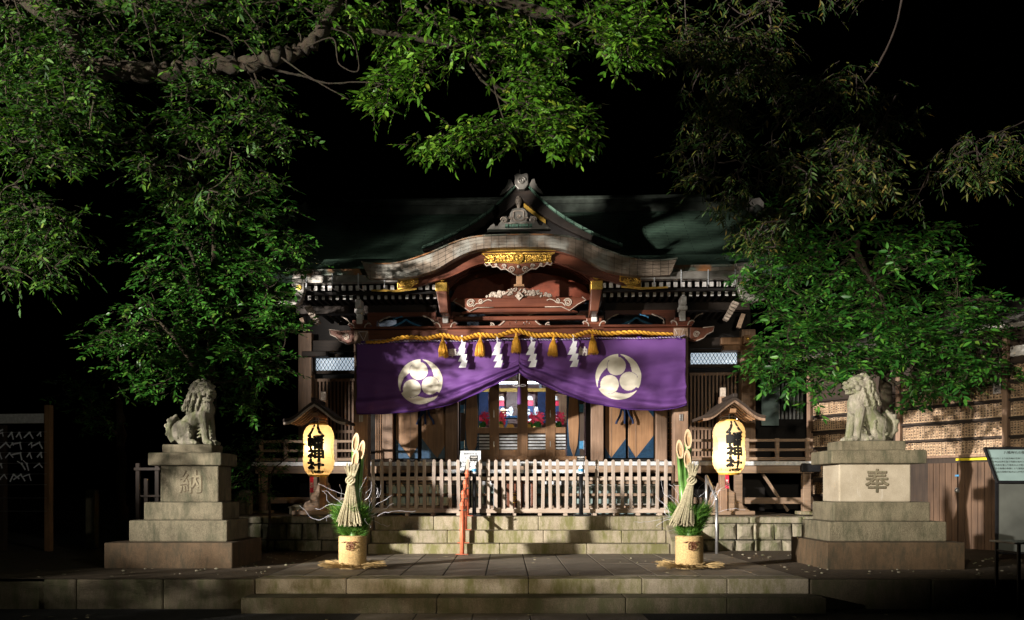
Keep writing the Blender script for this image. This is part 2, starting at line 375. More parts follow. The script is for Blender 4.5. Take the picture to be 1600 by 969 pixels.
l_.new(_t.outputs[0], _mx.inputs[1]); l_.new(_d.outputs[0], _mx.inputs[2]); l_.new(_mx.outputs[0], n_['Material Output'].inputs[0]); M_lpaper = m_

# ------------------------------------------------------------------ ground
ZP = .34          # paved court level
ZF = .92          # shrine platform level
X0 = .25          # shrine axis
m = MB(); m.add([(-120, -20, 0), (120, -20, 0), (120, 9.9, 0), (-120, 9.9, 0)], [(0,1,2,3)])
tag(m.build('ground', M_gravel), kind='structure')
m = MB(); m.add([(-120, 9.96, ZP), (120, 9.96, ZP), (120, 220, ZP), (-120, 220, ZP)], [(0,1,2,3)])
tag(m.build('upper_ground', M_dirt), kind='structure')
def slabs(x0, x1, z0, z1, y0, y1, cuts, name, mat, bev=.012, gap=.005):
    m = MB(); xs = [x0]+list(cuts)+[x1]
    for a, b in zip(xs, xs[1:]): m.box(a+gap/2, b-gap/2, y0, y1, z0, z1)
    return tag(m.build(name, mat, bevel=bev), kind='structure')
# front steps and court kerb
XL, XR = -2.88, 3.49
slabs(XL, XR, .17, ZP+.004, 9.93, 10.30, [-1.83, .265, 1.57, 2.55], 'front_step', M_step)
slabs(-2.93, 3.55, -.02, .172, 9.55, 9.93, [-.76, 1.33, 2.45], 'front_step', M_kerb)
slabs(-5.33, XL-.01, -.02, ZP-.004, 9.96, 10.34, [-4.95, -3.95], 'kerb', M_kerb, .02)
slabs(XR+.01, 12., -.02, ZP-.004, 9.93, 10.25, [4.9, 6.6, 8.2], 'kerb', M_kerb, .02)
slabs(-40, -5.34, -.05, ZP-.02, 10.1, 10.34, [-9, -7.2], 'kerb', M_kerb, .02)
# lower path of slabs in front of the steps
m = MB()
for i in range(-2, 3):
    for j in range(5): m.box(X0+.0+i*.62-.6, X0+i*.62+.01, 5.1+j*.88, 5.97+j*.88, -.05, .006)
tag(m.build('path', M_pave, bevel=.006), kind='structure')
m = MB(); m.box(XL+.02, XR-.02, 10.30, 13.86, .2, ZP+.001)
tag(m.build('paving_bed', M_joint), kind='structure')
m = MB(); ys = [10.305, 11.05, 11.98, 12.9, 13.80]
xs = [XL+.03, -2.42, -1.77, -1.26, -.75, -.24, .27, .78, 1.29, 1.80, 2.33, 3.0, XR-.03]
for j in range(4):
    for a, b in zip(xs, xs[1:]):
        d = random.uniform(-.0015, .0015)
        m.box(a+.008, b-.008, ys[j]+.006, ys[j+1]-.006, .25, ZP+.006+d)
tag(m.build('paving', M_pave, bevel=.005), kind='structure')
# stone stairs to the platform
SX0, SX1 = -2.2, 2.62
for k, (ya, za, zb, cuts) in enumerate([(13.78, ZP-.05, .503, [-1.55, -.09, 1.3]), (14.12, .45, .70, [-.95, .62, 1.9]), (14.45, .6, ZF, [-1.2, .55, 1.75])]):
    slabs(SX0, SX1, za, zb, ya, ya+.40, cuts, 'stone_step', M_step, .014)
# platform
m = MB(); m.box(-5.2, 5.3, 14.9, 27, .2, ZF-.004)
tag(m.build('shrine_platform', M_dirt), kind='structure')
# rubble retaining walls left and right of the stairs
def rubble(name, x0, x1, y, label):
    e = empty(name, ((x0+x1)/2, y, ZP), label, 'wall')
    m = MB(); x = x0; random.seed(5 if x0 > 0 else 9)
    for r_, (za, zb) in enumerate([(ZP-.05, .52), (.52, .80)]):
        x = x0-.1*r_
        while x < x1:
            w_ = random.uniform(.24, .5)
            a, b = max(x, x0), min(x+w_, x1)
            if b-a > .06:
                j = lambda: random.uniform(-.018, .018)
                vs = [(a+.008+j()*.4, y+j(), za+.008), (b-.008+j()*.4, y+j(), za+.008+j()*.4), (b-.008+j(), y+j(), zb-.008+j()*.3), (a+.008+j(), y+j(), zb-.008)]
                c = ((a+b)/2+j(), y-.05+j(), (za+zb)/2+j())
                q = [((p[0]*.55+c[0]*.45), y-.045+j(), p[2]*.55+c[2]*.45) for p in vs]
                bk = [(p[0], y+.25, p[2]) for p in vs]
                fs = [(8,9,10,11)]+[(i, (i+1)%4, 8+(i+1)%4, 8+i) for i in range(4)]+[(i+4, (i+1)%4+4, (i+1)%4, i) for i in range(4)]
                m.add(vs+bk+q, fs)
            x += w_
    m.build('rubble_stones', M_wall, e, bevel=.01)
    m = MB(); x = x0
    while x < x1-.1:
        w_ = random.uniform(.5, .9); b = min(x+w_, x1)
        m.box(x+.004, b-.004, y-.04, y+.5, .80, ZF-.002+random.uniform(-.012, 0)); x = b
    m.build('coping', M_wall, e, bevel=.03)
    m = MB(); m.box(x0, x1, y+.06, y+.5, ZP-.1, .79); m.build('backing', M_joint, e)
rubble('stone_retaining_wall', 2.86, 5.2, 14.55, 'mossy rubble stone retaining wall right of the stone stairs, below the right lantern')
rubble('stone_retaining_wall', -5.1, -2.44, 14.55, 'dark rubble stone retaining wall left of the stone stairs, below the left lantern')
for sx, nm in ((SX1+.012, 'right'), (SX0-.252, 'left')):
    m = MB(); vs = [(13.72, ZP), (14.9, ZP), (14.9, ZF+.01), (14.45, ZF+.01), (13.72, ZP+.2)]
    n = len(vs); m.add([(sx, a, b) for a, b in vs]+[(sx+.24, a, b) for a, b in vs], [tuple(range(n)), tuple(range(2*n-1, n-1, -1))]+[(i, i+n, (i+1)%n+n, (i+1)%n) for i in range(n)])
    tag(m.build('stair_cheek_stone', M_step, bevel=.012), 'sloping pale stone cheek on the %s side of the stone stairs' % nm, 'stone block')

# ------------------------------------------------------------------ shrine hall
YAW = R(-2.6)
SO = Vector((X0, 15.5, ZF))
def AX(Y): return VX+X0*F/Y                    # photo x of the shrine axis at depth Y
def sx_(dx, Y): return X0+dx*Y/F
shrine = empty('shrine_hall', SO, 'wooden shrine hall with a curved undulating gable, gilded fittings and green copper roof', 'shrine')
shrine.rotation_euler = (0, 0, YAW)
YW = 17.76
def part(m, name, mat, parent=None, **kw):
    return m.build(name, mat, parent or shrine, **kw)
def both(f):
    for s in (-1, 1): f(s)
# hall pillars
for px in (468, 1155):
    m = MB(); x = X_(px, YW); m.box(x-.14, x+.14, YW-.16, YW+.16, 1.9, 4.6); part(m, 'pillar', M_post, bevel=.012)
for px in (598, 698, 924.5, 1023):
    m = MB(); x = X_(px, YW); hw = .11 if px in (598, 1023) else .125
    m.box(x-hw, x+hw, YW-.14, YW+.14, 1.95, 4.3); part(m, 'pillar', M_post, bevel=.012)
# porch pillars
YP = 15.72
for dx in (-248, 248):
    x = sx_(dx, YP); m = MB(); m.box(x-.13, x+.13, YP-.13, YP+.13, ZF+.1, 4.27); p = part(m, 'porch_pillar', M_post, bevel=.014)
    m = MB(); m.box(x-.19, x+.19, YP-.19, YP+.19, ZF-.01, ZF+.1); part(m, 'pillar_base_stone', M_step, p, bevel=.012)
    m = MB(); m.box(x-.03, x-.01, YP-.15, YP-.131, 2.6, 2.72); m.box(x+.01, x+.03, YP-.15, YP-.131, 2.6, 2.72); part(m, 'hook', M_metal, p)
for dx in (-121, 121):
    x = sx_(dx, YP); m = MB(); m.box(x-.1, x+.1, YP-.1, YP+.1, 4.2, 4.5); part(m, 'strut', M_redz)
# hall body: walls, ceiling, back
m = MB()
m.box(-4.25, 4.8, YW+.02, YW+.12, 4.16, 5.3)                   # above the openings
for a, b in ((-4.2, -2.55), (3.3, 4.75)):
    m.box(a, b, YW+.12, YW+.2, 1.95, 4.3)
m.box(-2.55, -1.05, YW+.14, YW+.2, 1.95, 4.0); m.box(1.55, 3.3, YW+.14, YW+.2, 1.95, 4.0)
m.box(-4.33, -4.25, YW, 23, 1.9, 5.3); m.box(4.8, 4.88, YW, 23, 1.9, 5.3); m.box(-4.3, 4.85, 23, 23.1, .9, 5.3)
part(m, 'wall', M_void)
m = MB(); m.box(-4.9, 5.3, 18.3, 18.36, ZF, 1.9); part(m, 'under_floor_dark_sheet', M_void)  # black sheet standing in for the dark open space under the floor
# lit transom windows, side slats
for s, (pa, pb, ya, yb) in ((-1, (481, 555, 556.5, 577)), (1, (1069, 1141, 550, 571))):
    Y = YW-.02; a, b, zt, zb = X_(pa, Y), X_(pb, Y), Z_(ya, Y), Z_(yb, Y)
    m = MB(); m.box(a, b, YW+.06, YW+.08, zb, zt); wn = part(m, 'transom_window', M_win)
    m = MB(); hh = zt-zb; nn = 13; st = (b-a)/nn
    for i in range(-3, nn+3):
        for d in (-1, 1):
            x1, x2 = a+i*st, a+i*st+d*st*2.2; z1, z2 = zb, zt
            if min(x1, x2) > b or max(x1, x2) < a: continue
            t0 = 0 if a <= x1 <= b else ((a if x1 < a else b)-x1)/(x2-x1)
            t1 = 1 if a <= x2 <= b else ((a if x2 < a else b)-x1)/(x2-x1)
            if t1-t0 > .05: m.bar((x1+(x2-x1)*t0, YW+.03+.004*d, z1+hh*t0), (x1+(x2-x1)*t1, YW+.03+.004*d, z1+hh*t1), .009, .009)
    part(m, 'lattice', M_void, wn)
    m = MB(); m.box(a-.05, b+.05, YW-.03, YW+.05, zt, zt+.06); m.box(a-.05, b+.05, YW-.03, YW+.05, zb-.07, zb)
    m.box(a-.06, a, YW-.03, YW+.05, zb, zt); m.box(b, b+.06, YW-.03, YW+.05, zb, zt)
    part(m, 'window_frame', M_darkz, wn)
    m = MB(); a2 = a-.02; z0, z1 = 2.0, zb-.2; n = 13
    for i in range(n):
        x = a2+(b-a2)*(i+.5)/n; m.box(x-.018, x+.018, YW, YW+.05, z0, z1)
    for z in (z0+.02, (z0+z1)/2-.25, z1): m.box(a2, b, YW-.012, YW-.0005, z-.03, z+.03)
    part(m, 'slat_screen', M_post if s < 0 else M_post)
# narrow lattices beside the porch pillars
for s, (pa, pb) in ((-1, (576, 590)), (1, (1031, 1049))):
    m = MB(); a, b = X_(pa, YW), X_(pb, YW)
    for i in range(4): x = a+(b-a)*(i+.5)/4; m.box(x-.012, x+.012, YW, YW+.05, 2.0, 3.9)
    for i in range(16): z = 2.05+i*.115; m.box(a, b, YW+.052, YW+.07, z-.008, z+.008)
    part(m, 'slat_screen', M_door)
# folding door leaves with navy corner plates
for s, leaves in ((-1, ((609, 644), (650, 687))), (1, ((937, 969), (973, 1012)))):
    for pa, pb in leaves:
        a, b = X_(pa, YW), X_(pb, YW); z0, z1 = Z_(716, YW), 3.9
        m = MB(); m.box(a, b, YW+.02, YW+.06, z0, z1); d = part(m, 'door_leaf', M_door, bevel=.006)
        mid = a+(b-a)*(.66 if s < 0 else .3); hz = .40
        for xa, xb in ((a, mid), (b, mid)):
            for (zz, sg) in ((z0, 1), (3.30, -1)):
                m = MB(); m.prism([(xa, zz), (xb, zz), (xa, zz+sg*hz*(abs(xb-xa)/.3)**.7)], YW+.008, YW+.0195); part(m, 'corner_plate', M_navy, d)
        m = MB(); m.box(mid-.006, mid+.006, YW+.012, YW+.0195, z0, z1); part(m, 'batten', M_post, d)
    x = X_(647 if s < 0 else 971, YW)
# navy cord bows at the tops of the door pairs
for px in (656, 968):
    x = X_(px, YW-.15); z = Z_(655, YW-.15); m = MB()
    for k in range(-1, 2):
        m.tube(interp([(x+k*.05, YW-.12, z+.28), (x+k*.09, YW-.16, z+.08), (x+k*.16, YW-.13, z-.04+.02*k), (x+k*.17, YW-.12, z-.1)], 10), [.022]*11, 8)
    part(m, 'navy_cord', M_navc, smooth=True)
# carved shield boards and hinged plates flanking the glass doors
for s, (pa, pb, ha, hb) in ((-1, (719, 739, 712, 718.5)), (1, (880, 897, 898, 905))):
    Y = YW-.06; a, b = X_(pa, Y), X_(pb, Y); z0 = Z_(715, Y); mid = (a+b)/2
    m = MB(); m.box(a-.02, b+.02, YW+.0, YW+.03, z0, 3.9); d = part(m, 'door_leaf', M_navy)
    pts = [(mid, z0), (a+.03, z0+.25), (a, z0+.7), (a+.01, z0+1.0), (a+.06, 3.9), (b-.06, 3.9), (b-.01, z0+1.0), (b, z0+.7), (b-.03, z0+.25)]
    m = MB(); m.prism(pts, YW-.03, YW-.001); part(m, 'shield_board', M_door, d, bevel=.006)
    a, b = X_(ha, Y), X_(hb, Y); m = MB(); m.box(a, b, YW-.05, YW-.01, z0, 3.9); h = part(m, 'folded_leaf', M_darkz)
    for zz in (2.2, 2.95):
        m = MB(); m.box(a-.006, b+.006, YW-.062, YW-.051, zz, zz+.16); part(m, 'hinge_plate', M_bluep, h)
        m = MB(); m.tube([(b-.01, YW-.068, zz-.02), (b-.01, YW-.068, zz+.18)], .007, 6); part(m, 'hinge_pin', M_metal, h)
# glazed centre doors
zg0, zg1 = Z_(677, YW), 3.75
m = MB()
for pa, pb in ((757, 772), (800.5, 817), (844.5, 860)):
    m.box(X_(pa, YW), X_(pb, YW), YW-.02, YW+.04, 2.02, 3.8)
part(m, 'door_stile', M_door, bevel=.006)
m = MB(); m.box(-.70, 1.13, YW-.01, YW+.03, zg0, zg0+.12); m.box(-.70, 1.13, YW-.005, YW+.03, Z_(713, YW), Z_(703, YW)); m.box(-1.05, 1.55, YW-.1, YW+.1, 1.96, 2.05); m.box(-1.0, 1.5, YW-.02, YW+.05, 3.78, 3.95)
part(m, 'door_rail', M_door, bevel=.005)
m = MB(); m.box(-.69, 1.12, YW+.006, YW+.012, zg0+.12, 3.78); part(m, 'glass_pane', M_glass)
for k in range(5):
    m = MB(); z = Z_(681+k*4.9, YW); m.box(-.70, 1.13, YW+.0, YW+.02, z-.018, z+.018); part(m, 'louvre_slat', M_louv)
m = MB(); m.box(-.70, 1.13, YW+.03, YW+.05, Z_(704, YW), zg0); part(m, 'louvre_backing', M_darkz)
for px in (764, 852):
    m = MB(); x = X_(px, YW); m.box(x-.008, x+.008, YW-.03, YW-.021, 2.25, 2.36); m.box(x-.008, x+.008, YW-.03, YW-.021, 2.85, 3.0); part(m, 'door_pull', M_metal)
# interior room
m = MB(); m.box(-1.6, 2.1, 21.0, 21.1, 1.9, 4.5); m.box(-1.7, -1.6, YW+.2, 21.1, 1.9, 4.5); m.box(2.1, 2.2, YW+.2, 21.1, 1.9, 4.5)
part(m, 'inner_wall', M_inner)
m = MB(); m.box(-1.7, 2.2, YW+.2, 21.1, 1.93, 2.04); m.box(-1.7, 2.2, YW+.2, 21.1, 4.45, 4.52); part(m, 'inner_floor', M_deck)
for x in (-.5, .05, .6, 1.05): 
    m = MB(); m.box(x-.03, x+.03, 20.93, 20.99, 2.05, 4.4); part(m, 'inner_post', M_louv)
m = MB(); m.box(-.45, .95, 18.0, 18.06, 3.62, 3.70); tb = part(m, 'ceiling_light', M_white)
m = MB(); m.tube([(-.42, 18.03, 3.60), (.92, 18.03, 3.60)], .022, 10); part(m, 'light_tube', M_tube, tb)
al = bpy.data.lights.new('ceiling_tube_light', 'AREA'); al.shape = 'RECTANGLE'; al.size = 1.3; al.size_y = .06; al.energy = 52; al.color = (.78, .88, 1)
ao = bpy.data.objects.new('ceiling_tube_light', al); COL.objects.link(ao); ao.location = (X0, 18.08, 3.56); ao.rotation_euler = (R(35), 0, 0)
# veranda
m = MB()
for k in range(14): m.box(-4.9, 5.75, 16.50+k*.09, 16.586+k*.09, 1.84, 1.875)
part(m, 'veranda_floor', M_deck)
m = MB(); m.box(-4.95, 5.8, 16.44, 16.498, 1.825, 1.90); part(m, 'veranda_edge_strip', M_strip, bevel=.004)
m = MB(); m.box(-4.9, 5.75, 16.50, 16.62, 1.68, 1.838); part(m, 'veranda_beam', M_deck, bevel=.006)
m = MB(); m.box(-4.9, 5.75, 16.52, 16.62, 1.10, 1.22); part(m, 'under_beam', M_deck, bevel=.006)
for x in (-4.75, -3.75, -2.8, 3.35, 4.35, 5.62):
    m = MB(); m.box(x-.075, x+.075, 16.46, 16.60, ZF, 1.67); q = part(m, 'veranda_post', M_deck, bevel=.01)
    m = MB(); m.box(x-.16, x+.16, 16.36, 16.70, ZF-.02, ZF+.045); part(m, 'footing_stone', M_step, q, bevel=.01)
for a, b in ((-4.9, -2.75), (3.3, 5.75)):
    for z, h in ((2.30, .05), (2.12, .05), (1.95, .06)):
        m = MB(); m.box(a, b, 16.52, 16.58, z-h/2, z+h/2); part(m, 'veranda_rail', M_deck, bevel=.006)
    for i in range(5):
        x = a+.1+(b-a-.2)*i/4; m = MB(); m.box(x-.035, x+.035, 16.515, 16.585, 1.88, 2.34); part(m, 'baluster', M_deck, bevel=.005)
m = MB(); m.box(5.50, 5.85, 16.38, 16.66, 1.70, 1.86); part(m, 'post_cap', M_blackm, bevel=.01)
for (a, b) in (((3.6, 16.9, 1.66), (4.6, 16.9, 1.0)), ((4.9, 16.95, 1.7), (5.4, 16.95, .95))):
    m = MB(); m.bar(a, b, .05, .05); part(m, 'brace', M_deck)
# wooden stairs behind the fence
for k, (y, z) in enumerate(((16.42, 1.74), (16.18, 1.52), (15.94, 1.30), (15.70, 1.08))):
    m = MB(); m.box(-2.25, 2.75, y-.2, y+.06, z-.05, z); q = part(m, 'wooden_stair', M_deck, bevel=.006)
    if k < 2:
        m = MB(); m.box(-1.25, 1.5, y-.215, y-.201, z-.062, z+.004); part(m, 'pale_nosing', M_strip, q)
m = MB()
for k in range(28):
    x = -2.2+k*.18; m.box(x, x+.03, 15.98, 16.0, ZF+.02, 1.42)
for z in (1.10, 1.28, 1.44): m.box(-2.25, 2.78, 15.96, 15.979, z-.012, z+.012)
part(m, 'stair_lattice', M_gut)
m = MB(); m.box(-2.25, 2.78, 16.03, 16.06, ZF, 1.46); part(m, 'stair_riser_panel', M_teal)
# tie beam with carved nosings
m = MB(); m.box(sx_(-262, YP), sx_(262, YP), YP-.10, YP+.10, Z_(530, YP), Z_(515, YP)); tie = part(m, 'tie_beam', M_red, bevel=.015)
m = MB(); m.box(sx_(-265, YP), sx_(265, YP), YP-.14, YP+.14, Z_(514.5, YP), Z_(510.5, YP)); part(m, 'wall_plate', M_red, bevel=.01)
for s in (-1, 1):
    pts = [(sx_(s*d, YP), Z_(y, YP)) for d, y in ((262, 515), (282, 516), (299, 514), (297, 522), (288, 526), (283, 532), (272, 536), (262, 533))]
    m = MB(); m.prism(pts, YP-.09, YP+.09); q = part(m, 'nosing', M_redz, bevel=.008)
    m = MB(); m.spiral(sx_(s*272, YP), Z_(526, YP), YP-.095, .06, 2, .011, 0, s)
    m.tube([(a, YP-.095, z) for a, z in pts[1:7]], .009, 6); part(m, 'pale_carving', M_edge, q, smooth=True)
# bracket sets: pale blocks on brown bases
for dx in (-250, -115, 115, 250):
    for (w_, ya, yb, mat, nm, dp) in ((34, 506, 511, M_red, 'bracket_base', .16), (24, 500, 506, M_red, 'bracket_base', .14)):
        m = MB(); m.box(sx_(dx-w_/2, YP), sx_(dx+w_/2, YP), YP-dp, YP+dp, Z_(yb, YP), Z_(ya, YP)); q = part(m, nm, mat, bevel=.012)
    m = MB()
    for (w_, ya, yb, dy) in ((9, 470 if abs(dx) > 200 else 478, 484, .30), (13, 484, 491, .24), (9, 491, 507, .19)):
        m.box(sx_(dx-w_/2, YP), sx_(dx+w_/2, YP), YP-dy, YP-.01, Z_(yb, YP)+.002, Z_(ya, YP))
    part(m, 'bracket_nose', M_white, bevel=.018)
    for s in (-1, 1):
        m = MB(); m.tube(interp([(sx_(dx+s*8, YP), YP-.15, Z_(513, YP)), (sx_(dx+s*10, YP), YP-.16, Z_(508, YP)), (sx_(dx+s*15, YP), YP-.16, Z_(505.5, YP)), (sx_(dx+s*18, YP), YP-.15, Z_(508, YP))], 10), .012, 6)
        part(m, 'pale_carving', M_edge, q, smooth=True)
for dx in (-121, 121):                                     # karahafu carrier ends with gilded shoe
    s = 1 if dx > 0 else -1; Y = 15.0
    m = MB()
    a = [(s*113, 453), (s*130, 453), (s*124, 487), (s*111, 487)]
    m.prism([(sx_(d, Y), Z_(y, Y)) for d, y in a], Y, Y+.6); q = part(m, 'beam_end', M_redz, bevel=.01)
    m = MB(); m.prism([(sx_(d, Y), Z_(y, Y)) for d, y in ((s*112, 440), (s*131, 440), (s*130.5, 454), (s*112.5, 454))], Y-.02, Y+.3); part(m, 'gilded_shoe', M_gold, q, bevel=.01)
    zc = Z_(432, Y); xc = sx_(dx, Y)
    m = MB(); m.disc(xc, zc, .078, Y-.05, Y-.02); m.ring(xc, zc, .082, .014, Y-.065, Y-.05); 
    for k in range(3):
        t = k*2*PI/3; m.ball((xc+.03*math.cos(t), Y-.052, zc+.03*math.sin(t)), (.018, .014, .018)); m.tube([(xc+.045*math.cos(t+u*.3), Y-.054, zc+.045*math.sin(t+u*.3)) for u in range(5)], [.010, .009, .007, .005, .003], 6)
    part(m, 'gilded_crest', M_gold, q)
# frieze behind the tie beam
m = MB(); m.box(-2.55, 3.05, 16.55, 16.6, 4.1, 5.2)
part(m, 'frieze_panel', plain('frieze_navy_panel', (.008, .018, .034), .6))
for s in (-1, 1):
    for pts, mat in ((((223, 508), (222, 501), (213, 496), (204, 492.5)), M_edge), (((133, 511), (134, 503), (143, 496), (154, 492)), M_edge), (((200, 498), (193, 495), (184, 493)), M_bluep),
                     (((283, 492), (273, 497), (266, 507)), M_edge), (((107, 509), (106, 500), (98, 496), (88, 492)), M_edge)):
        m = MB(); m.tube(interp([(sx_(s*d, 15.85), 15.85, Z_(y, 15.85)) for d, y in pts], 10), [.012+.006*math.sin(i*1.7) for i in range(11)], 6); part(m, 'carved_edge', mat, smooth=True)
    pts = [(s*92, 487), (s*107, 487), (s*107, 509), (s*101, 507), (s*103, 501), (s*97, 498), (s*95, 493), (s*90, 492)]
    m = MB(); m.prism([(sx_(d, 15.9), Z_(y, 15.9)) for d, y in pts], 15.87, 15.97); part(m, 'corner_bracket', M_red)
    pts = [(s*132, 487), (s*240, 487), (s*240, 510), (s*226, 510), (s*225, 500), (s*212, 494), (s*150, 493), (s*138, 498), (s*136, 510), (s*132, 510)]
    m = MB(); m.prism([(sx_(d, 15.9), Z_(y, 15.9)) for d, y in pts], 15.87, 15.95); part(m, 'corner_bracket', M_red)
    m = MB(); m.tube(interp([(sx_(s*150, 16.2), 16.2, Z_(512, 16.2)), (sx_(s*172, 16.2), 16.2, Z_(503, 16.2)), (sx_(s*180, 16.2), 16.2, Z_(498, 16.2)), (sx_(s*188, 16.2), 16.2, Z_(503, 16.2)), (sx_(s*208, 16.2), 16.2, Z_(511, 16.2))], 14), .02, 6); part(m, 'strut', M_bluep)
# frog-leg strut
Y = 15.80; Cx = 0
m = MB(); out = [(-14, 486), (14, 486), (15, 494), (22, 496), (32, 506), (46, 514), (-46, 514), (-32, 506), (-22, 496), (-15, 494)]
m.prism([(sx_(d, Y), Z_(y, Y)) for d, y in out], Y, Y+.1); fl = part(m, 'frog_leg_strut', M_red, bevel=.006)
m = MB()
for s in (-1, 1):
    m.tube(interp([(sx_(s*d, Y-.01), Y-.01, Z_(y, Y)) for d, y in ((6, 499), (11, 495), (20, 498), (30, 507), (42, 513), (58, 515))], 16), .013, 6)
    m.spiral(sx_(s*44, Y), Z_(509, Y), Y-.01, .055, 1.3, .013, R(60), s)
    m.tube(interp([(sx_(s*d, Y-.02), Y-.02, Z_(y, Y)) for d, y in ((12, 494), (20, 491), (26, 490), (30, 487))], 8), .014, 6)
part(m, 'pale_carving', M_edge, fl, smooth=True)
m = MB()
for i in range(46):
    x = random.uniform(-24, 24); z = random.uniform(0, 1)
    if abs(x) > 12+14*z: continue
    m.ball((sx_(x, Y), Y-.004, Z_(500+13*z, Y)), (.02, .012, .014), (0, random.uniform(0, 3), 0), 6, 4)
part(m, 'carved_relief', M_redz, fl)
# rainbow beam of the porch gable
Y = 15.35
half = [(0, 465), (98, 465), (104, 470), (92, 476), (78, 486), (66, 480), (0, 480)]
pts = [(d, y) for d, y in half]+[(-d, y) for d, y in reversed(half[1:-1])]
m = MB(); m.prism([(sx_(d, Y), Z_(y, Y)) for d, y in pts], Y, Y+.22); rb = part(m, 'rainbow_beam', M_red, bevel=.02)
m = MB(); m.prism([(sx_(d, Y), Z_(y, Y)) for d, y in ((-70, 480.5), (70, 480.5), (92, 487), (-92, 487))], Y+.03, Y+.2); part(m, 'lower_moulding', M_red, rb, bevel=.012)
m = MB(); m.prism([(sx_(d, Y), Z_(y, Y)) for d, y in ((-104, 487.5), (104, 487.5), (108, 494), (-108, 494))], Y+.35, Y+.5); part(m, 'lower_beam', M_red, rb, bevel=.012)
m = MB()
for s in (-1, 1):
    m.spiral(sx_(s*76, Y), Z_(473.5, Y), Y-.006, .075, 2, .014, R(20), -s)
    m.spiral(sx_(s*60, Y), Z_(470, Y), Y-.006, .045, 1.4, .012, R(200), s)
    m.tube(interp([(sx_(s*d, Y), Y-.006, Z_(y, Y)) for d, y in ((72, 479), (67, 474), (60, 474), (54, 470), (48, 468), (43, 470))], 14), .010, 6)
    m.tube([(sx_(s*d, Y), Y-.004, Z_(y, Y)) for d, y in ((98, 465), (104, 470), (92, 476), (78, 486), (66, 480), (40, 480))], .008, 6)
part(m, 'pale_scrolls', M_edge, rb, smooth=True)
m = MB(); m.prism([(sx_(d, Y), Z_(y, Y)) for d, y in ((-7, 463), (0, 456), (7, 463), (0, 470))], Y-.03, Y-.004); m.ball((sx_(0, Y), Y-.035, Z_(463, Y)), .03); part(m, 'diamond_boss', M_edge, rb, bevel=.006)
def carved_triangle(name, Y, w_, y0, y1, n, mat, par, seed):
    r = random.Random(seed); m = MB()
    for s in (-1, 1):
        for i in range(n):
            t = r.random(); d = t*w_; h = (1-t)**.8; z = r.random()*h
            if r.random() < .5: m.spiral(sx_(s*d, Y), Z_(y0-(y0-y1)*z, Y), Y, r.uniform(.02, .045), 1.2, .010, r.uniform(0, 6), r.choice((-1, 1)))
            else: m.ball((sx_(s*d, Y), Y, Z_(y0-(y0-y1)*z, Y)), (r.uniform(.02, .05), .02, r.uniform(.012, .03)), (0, r.uniform(-1, 1), 0), 8, 5)
    return part(m, name, mat, par, smooth=True)
m = MB(); m.prism([(sx_(d, Y), Z_(y, Y)) for d, y in ((-56, 464.6), (-30, 458), (-12, 449), (12, 449), (30, 458), (56, 464.6))], Y+.05, Y+.10); tp = part(m, 'carved_crown_panel', M_redz)
carved_triangle('pale_relief', Y+.04, 52, 463, 449, 34, M_edge, tp, 3)
m = MB(); m.box(sx_(-4.5, Y), sx_(4.5, Y), Y-.05, Y+.05, Z_(448, Y), Z_(420, Y)); m.box(sx_(-8, Y), sx_(8, Y), Y-.08, Y+.08, Z_(449, Y), Z_(445.5, Y)); part(m, 'king_strut', M_door, bevel=.006)
m = MB(); m.prism([(sx_(d, 16.3), Z_(y, 16.3)) for d, y in ((-112, 470), (112, 470), (100, 447), (60, 432), (30, 427), (0, 426), (-30, 427), (-60, 432), (-100, 447))], 16.3, 16.36)
part(m, 'gable_panel', plain('dark_red_panel', (.16, .035, .015), .5))

# undulating gable
YK = 14.67
TOP = [(0, 367.8), (47, 368.7), (75, 371.5), (103, 379.5), (131, 391.5), (168, 404.5), (196, 410.3), (225, 410.2), (246, 407.8)]
BOT = [(0, 385.7), (47, 386.5), (75, 391.5), (103, 404), (131, 420), (165, 429.5), (192, 432.7), (215, 432.8), (236, 432)]
GRN = [(0, 355.7), (35, 357), (75, 363.5), (110, 378.5), (131, 387), (168, 401.5), (196, 409.2), (225, 410), (246, 407.7)]
def sym(c, Y, n=26, dz=0.):
    cc = interp([(a, b, 0) for a, b in c], n)
    full = [(-q[0], q[1]) for q in reversed(cc)]+[(q[0], q[1]) for q in cc[1:]]
    return [(sx_(a, Y), Z_(b, Y)+dz) for a, b in full]
t_, b_, g_ = sym(TOP, YK), sym(BOT, YK), sym(GRN, YK)
m = MB()
for k in range(4):
    f0, f1 = k/4, (k+1)/4-.012
    m.ribbon([(a[0]+(b[0]-a[0])*f0, a[1]+(b[1]-a[1])*f0) for a, b in zip(t_, b_)], [(a[0]+(b[0]-a[0])*f1, a[1]+(b[1]-a[1])*f1) for a, b in zip(t_, b_)], YK+.008*k, YK+.34)
part(m, 'curved_fascia', M_sharov)
up = [(x, z+.012) for x, z in t_]
def scalex(c, f, dz=0): return [(X0+(x-X0)*f, z+dz) for x, z in c]
m = MB(); m.ribbon(scalex(t_, 1.003, .02), scalex(t_, 1.003, -.002), YK-.03, YK+.3); part(m, 'drip_edge', M_rust)
gg = [(x, max(z, tz+.03)) for (x, z), (_, tz) in zip(g_, t_)]
m = MB(); nn = len(gg)                                     # tile roll sloping back, real seams
m.add([(x, YK+.02, tz+.02) for (_, tz), (x, z) in zip(t_, gg)]+[(x, YK+.42, z) for x, z in gg]+[(X0+(x-X0)*1.0, 17.9, z+.16) for x, z in gg],
      [(i, i+1, nn+i+1, nn+i) for i in range(nn-1)]+[(nn+i, nn+i+1, 2*nn+i+1, 2*nn+i) for i in range(nn-1)])
part(m, 'curved_roof_surface', M_tile, smooth=True)
m = MB()
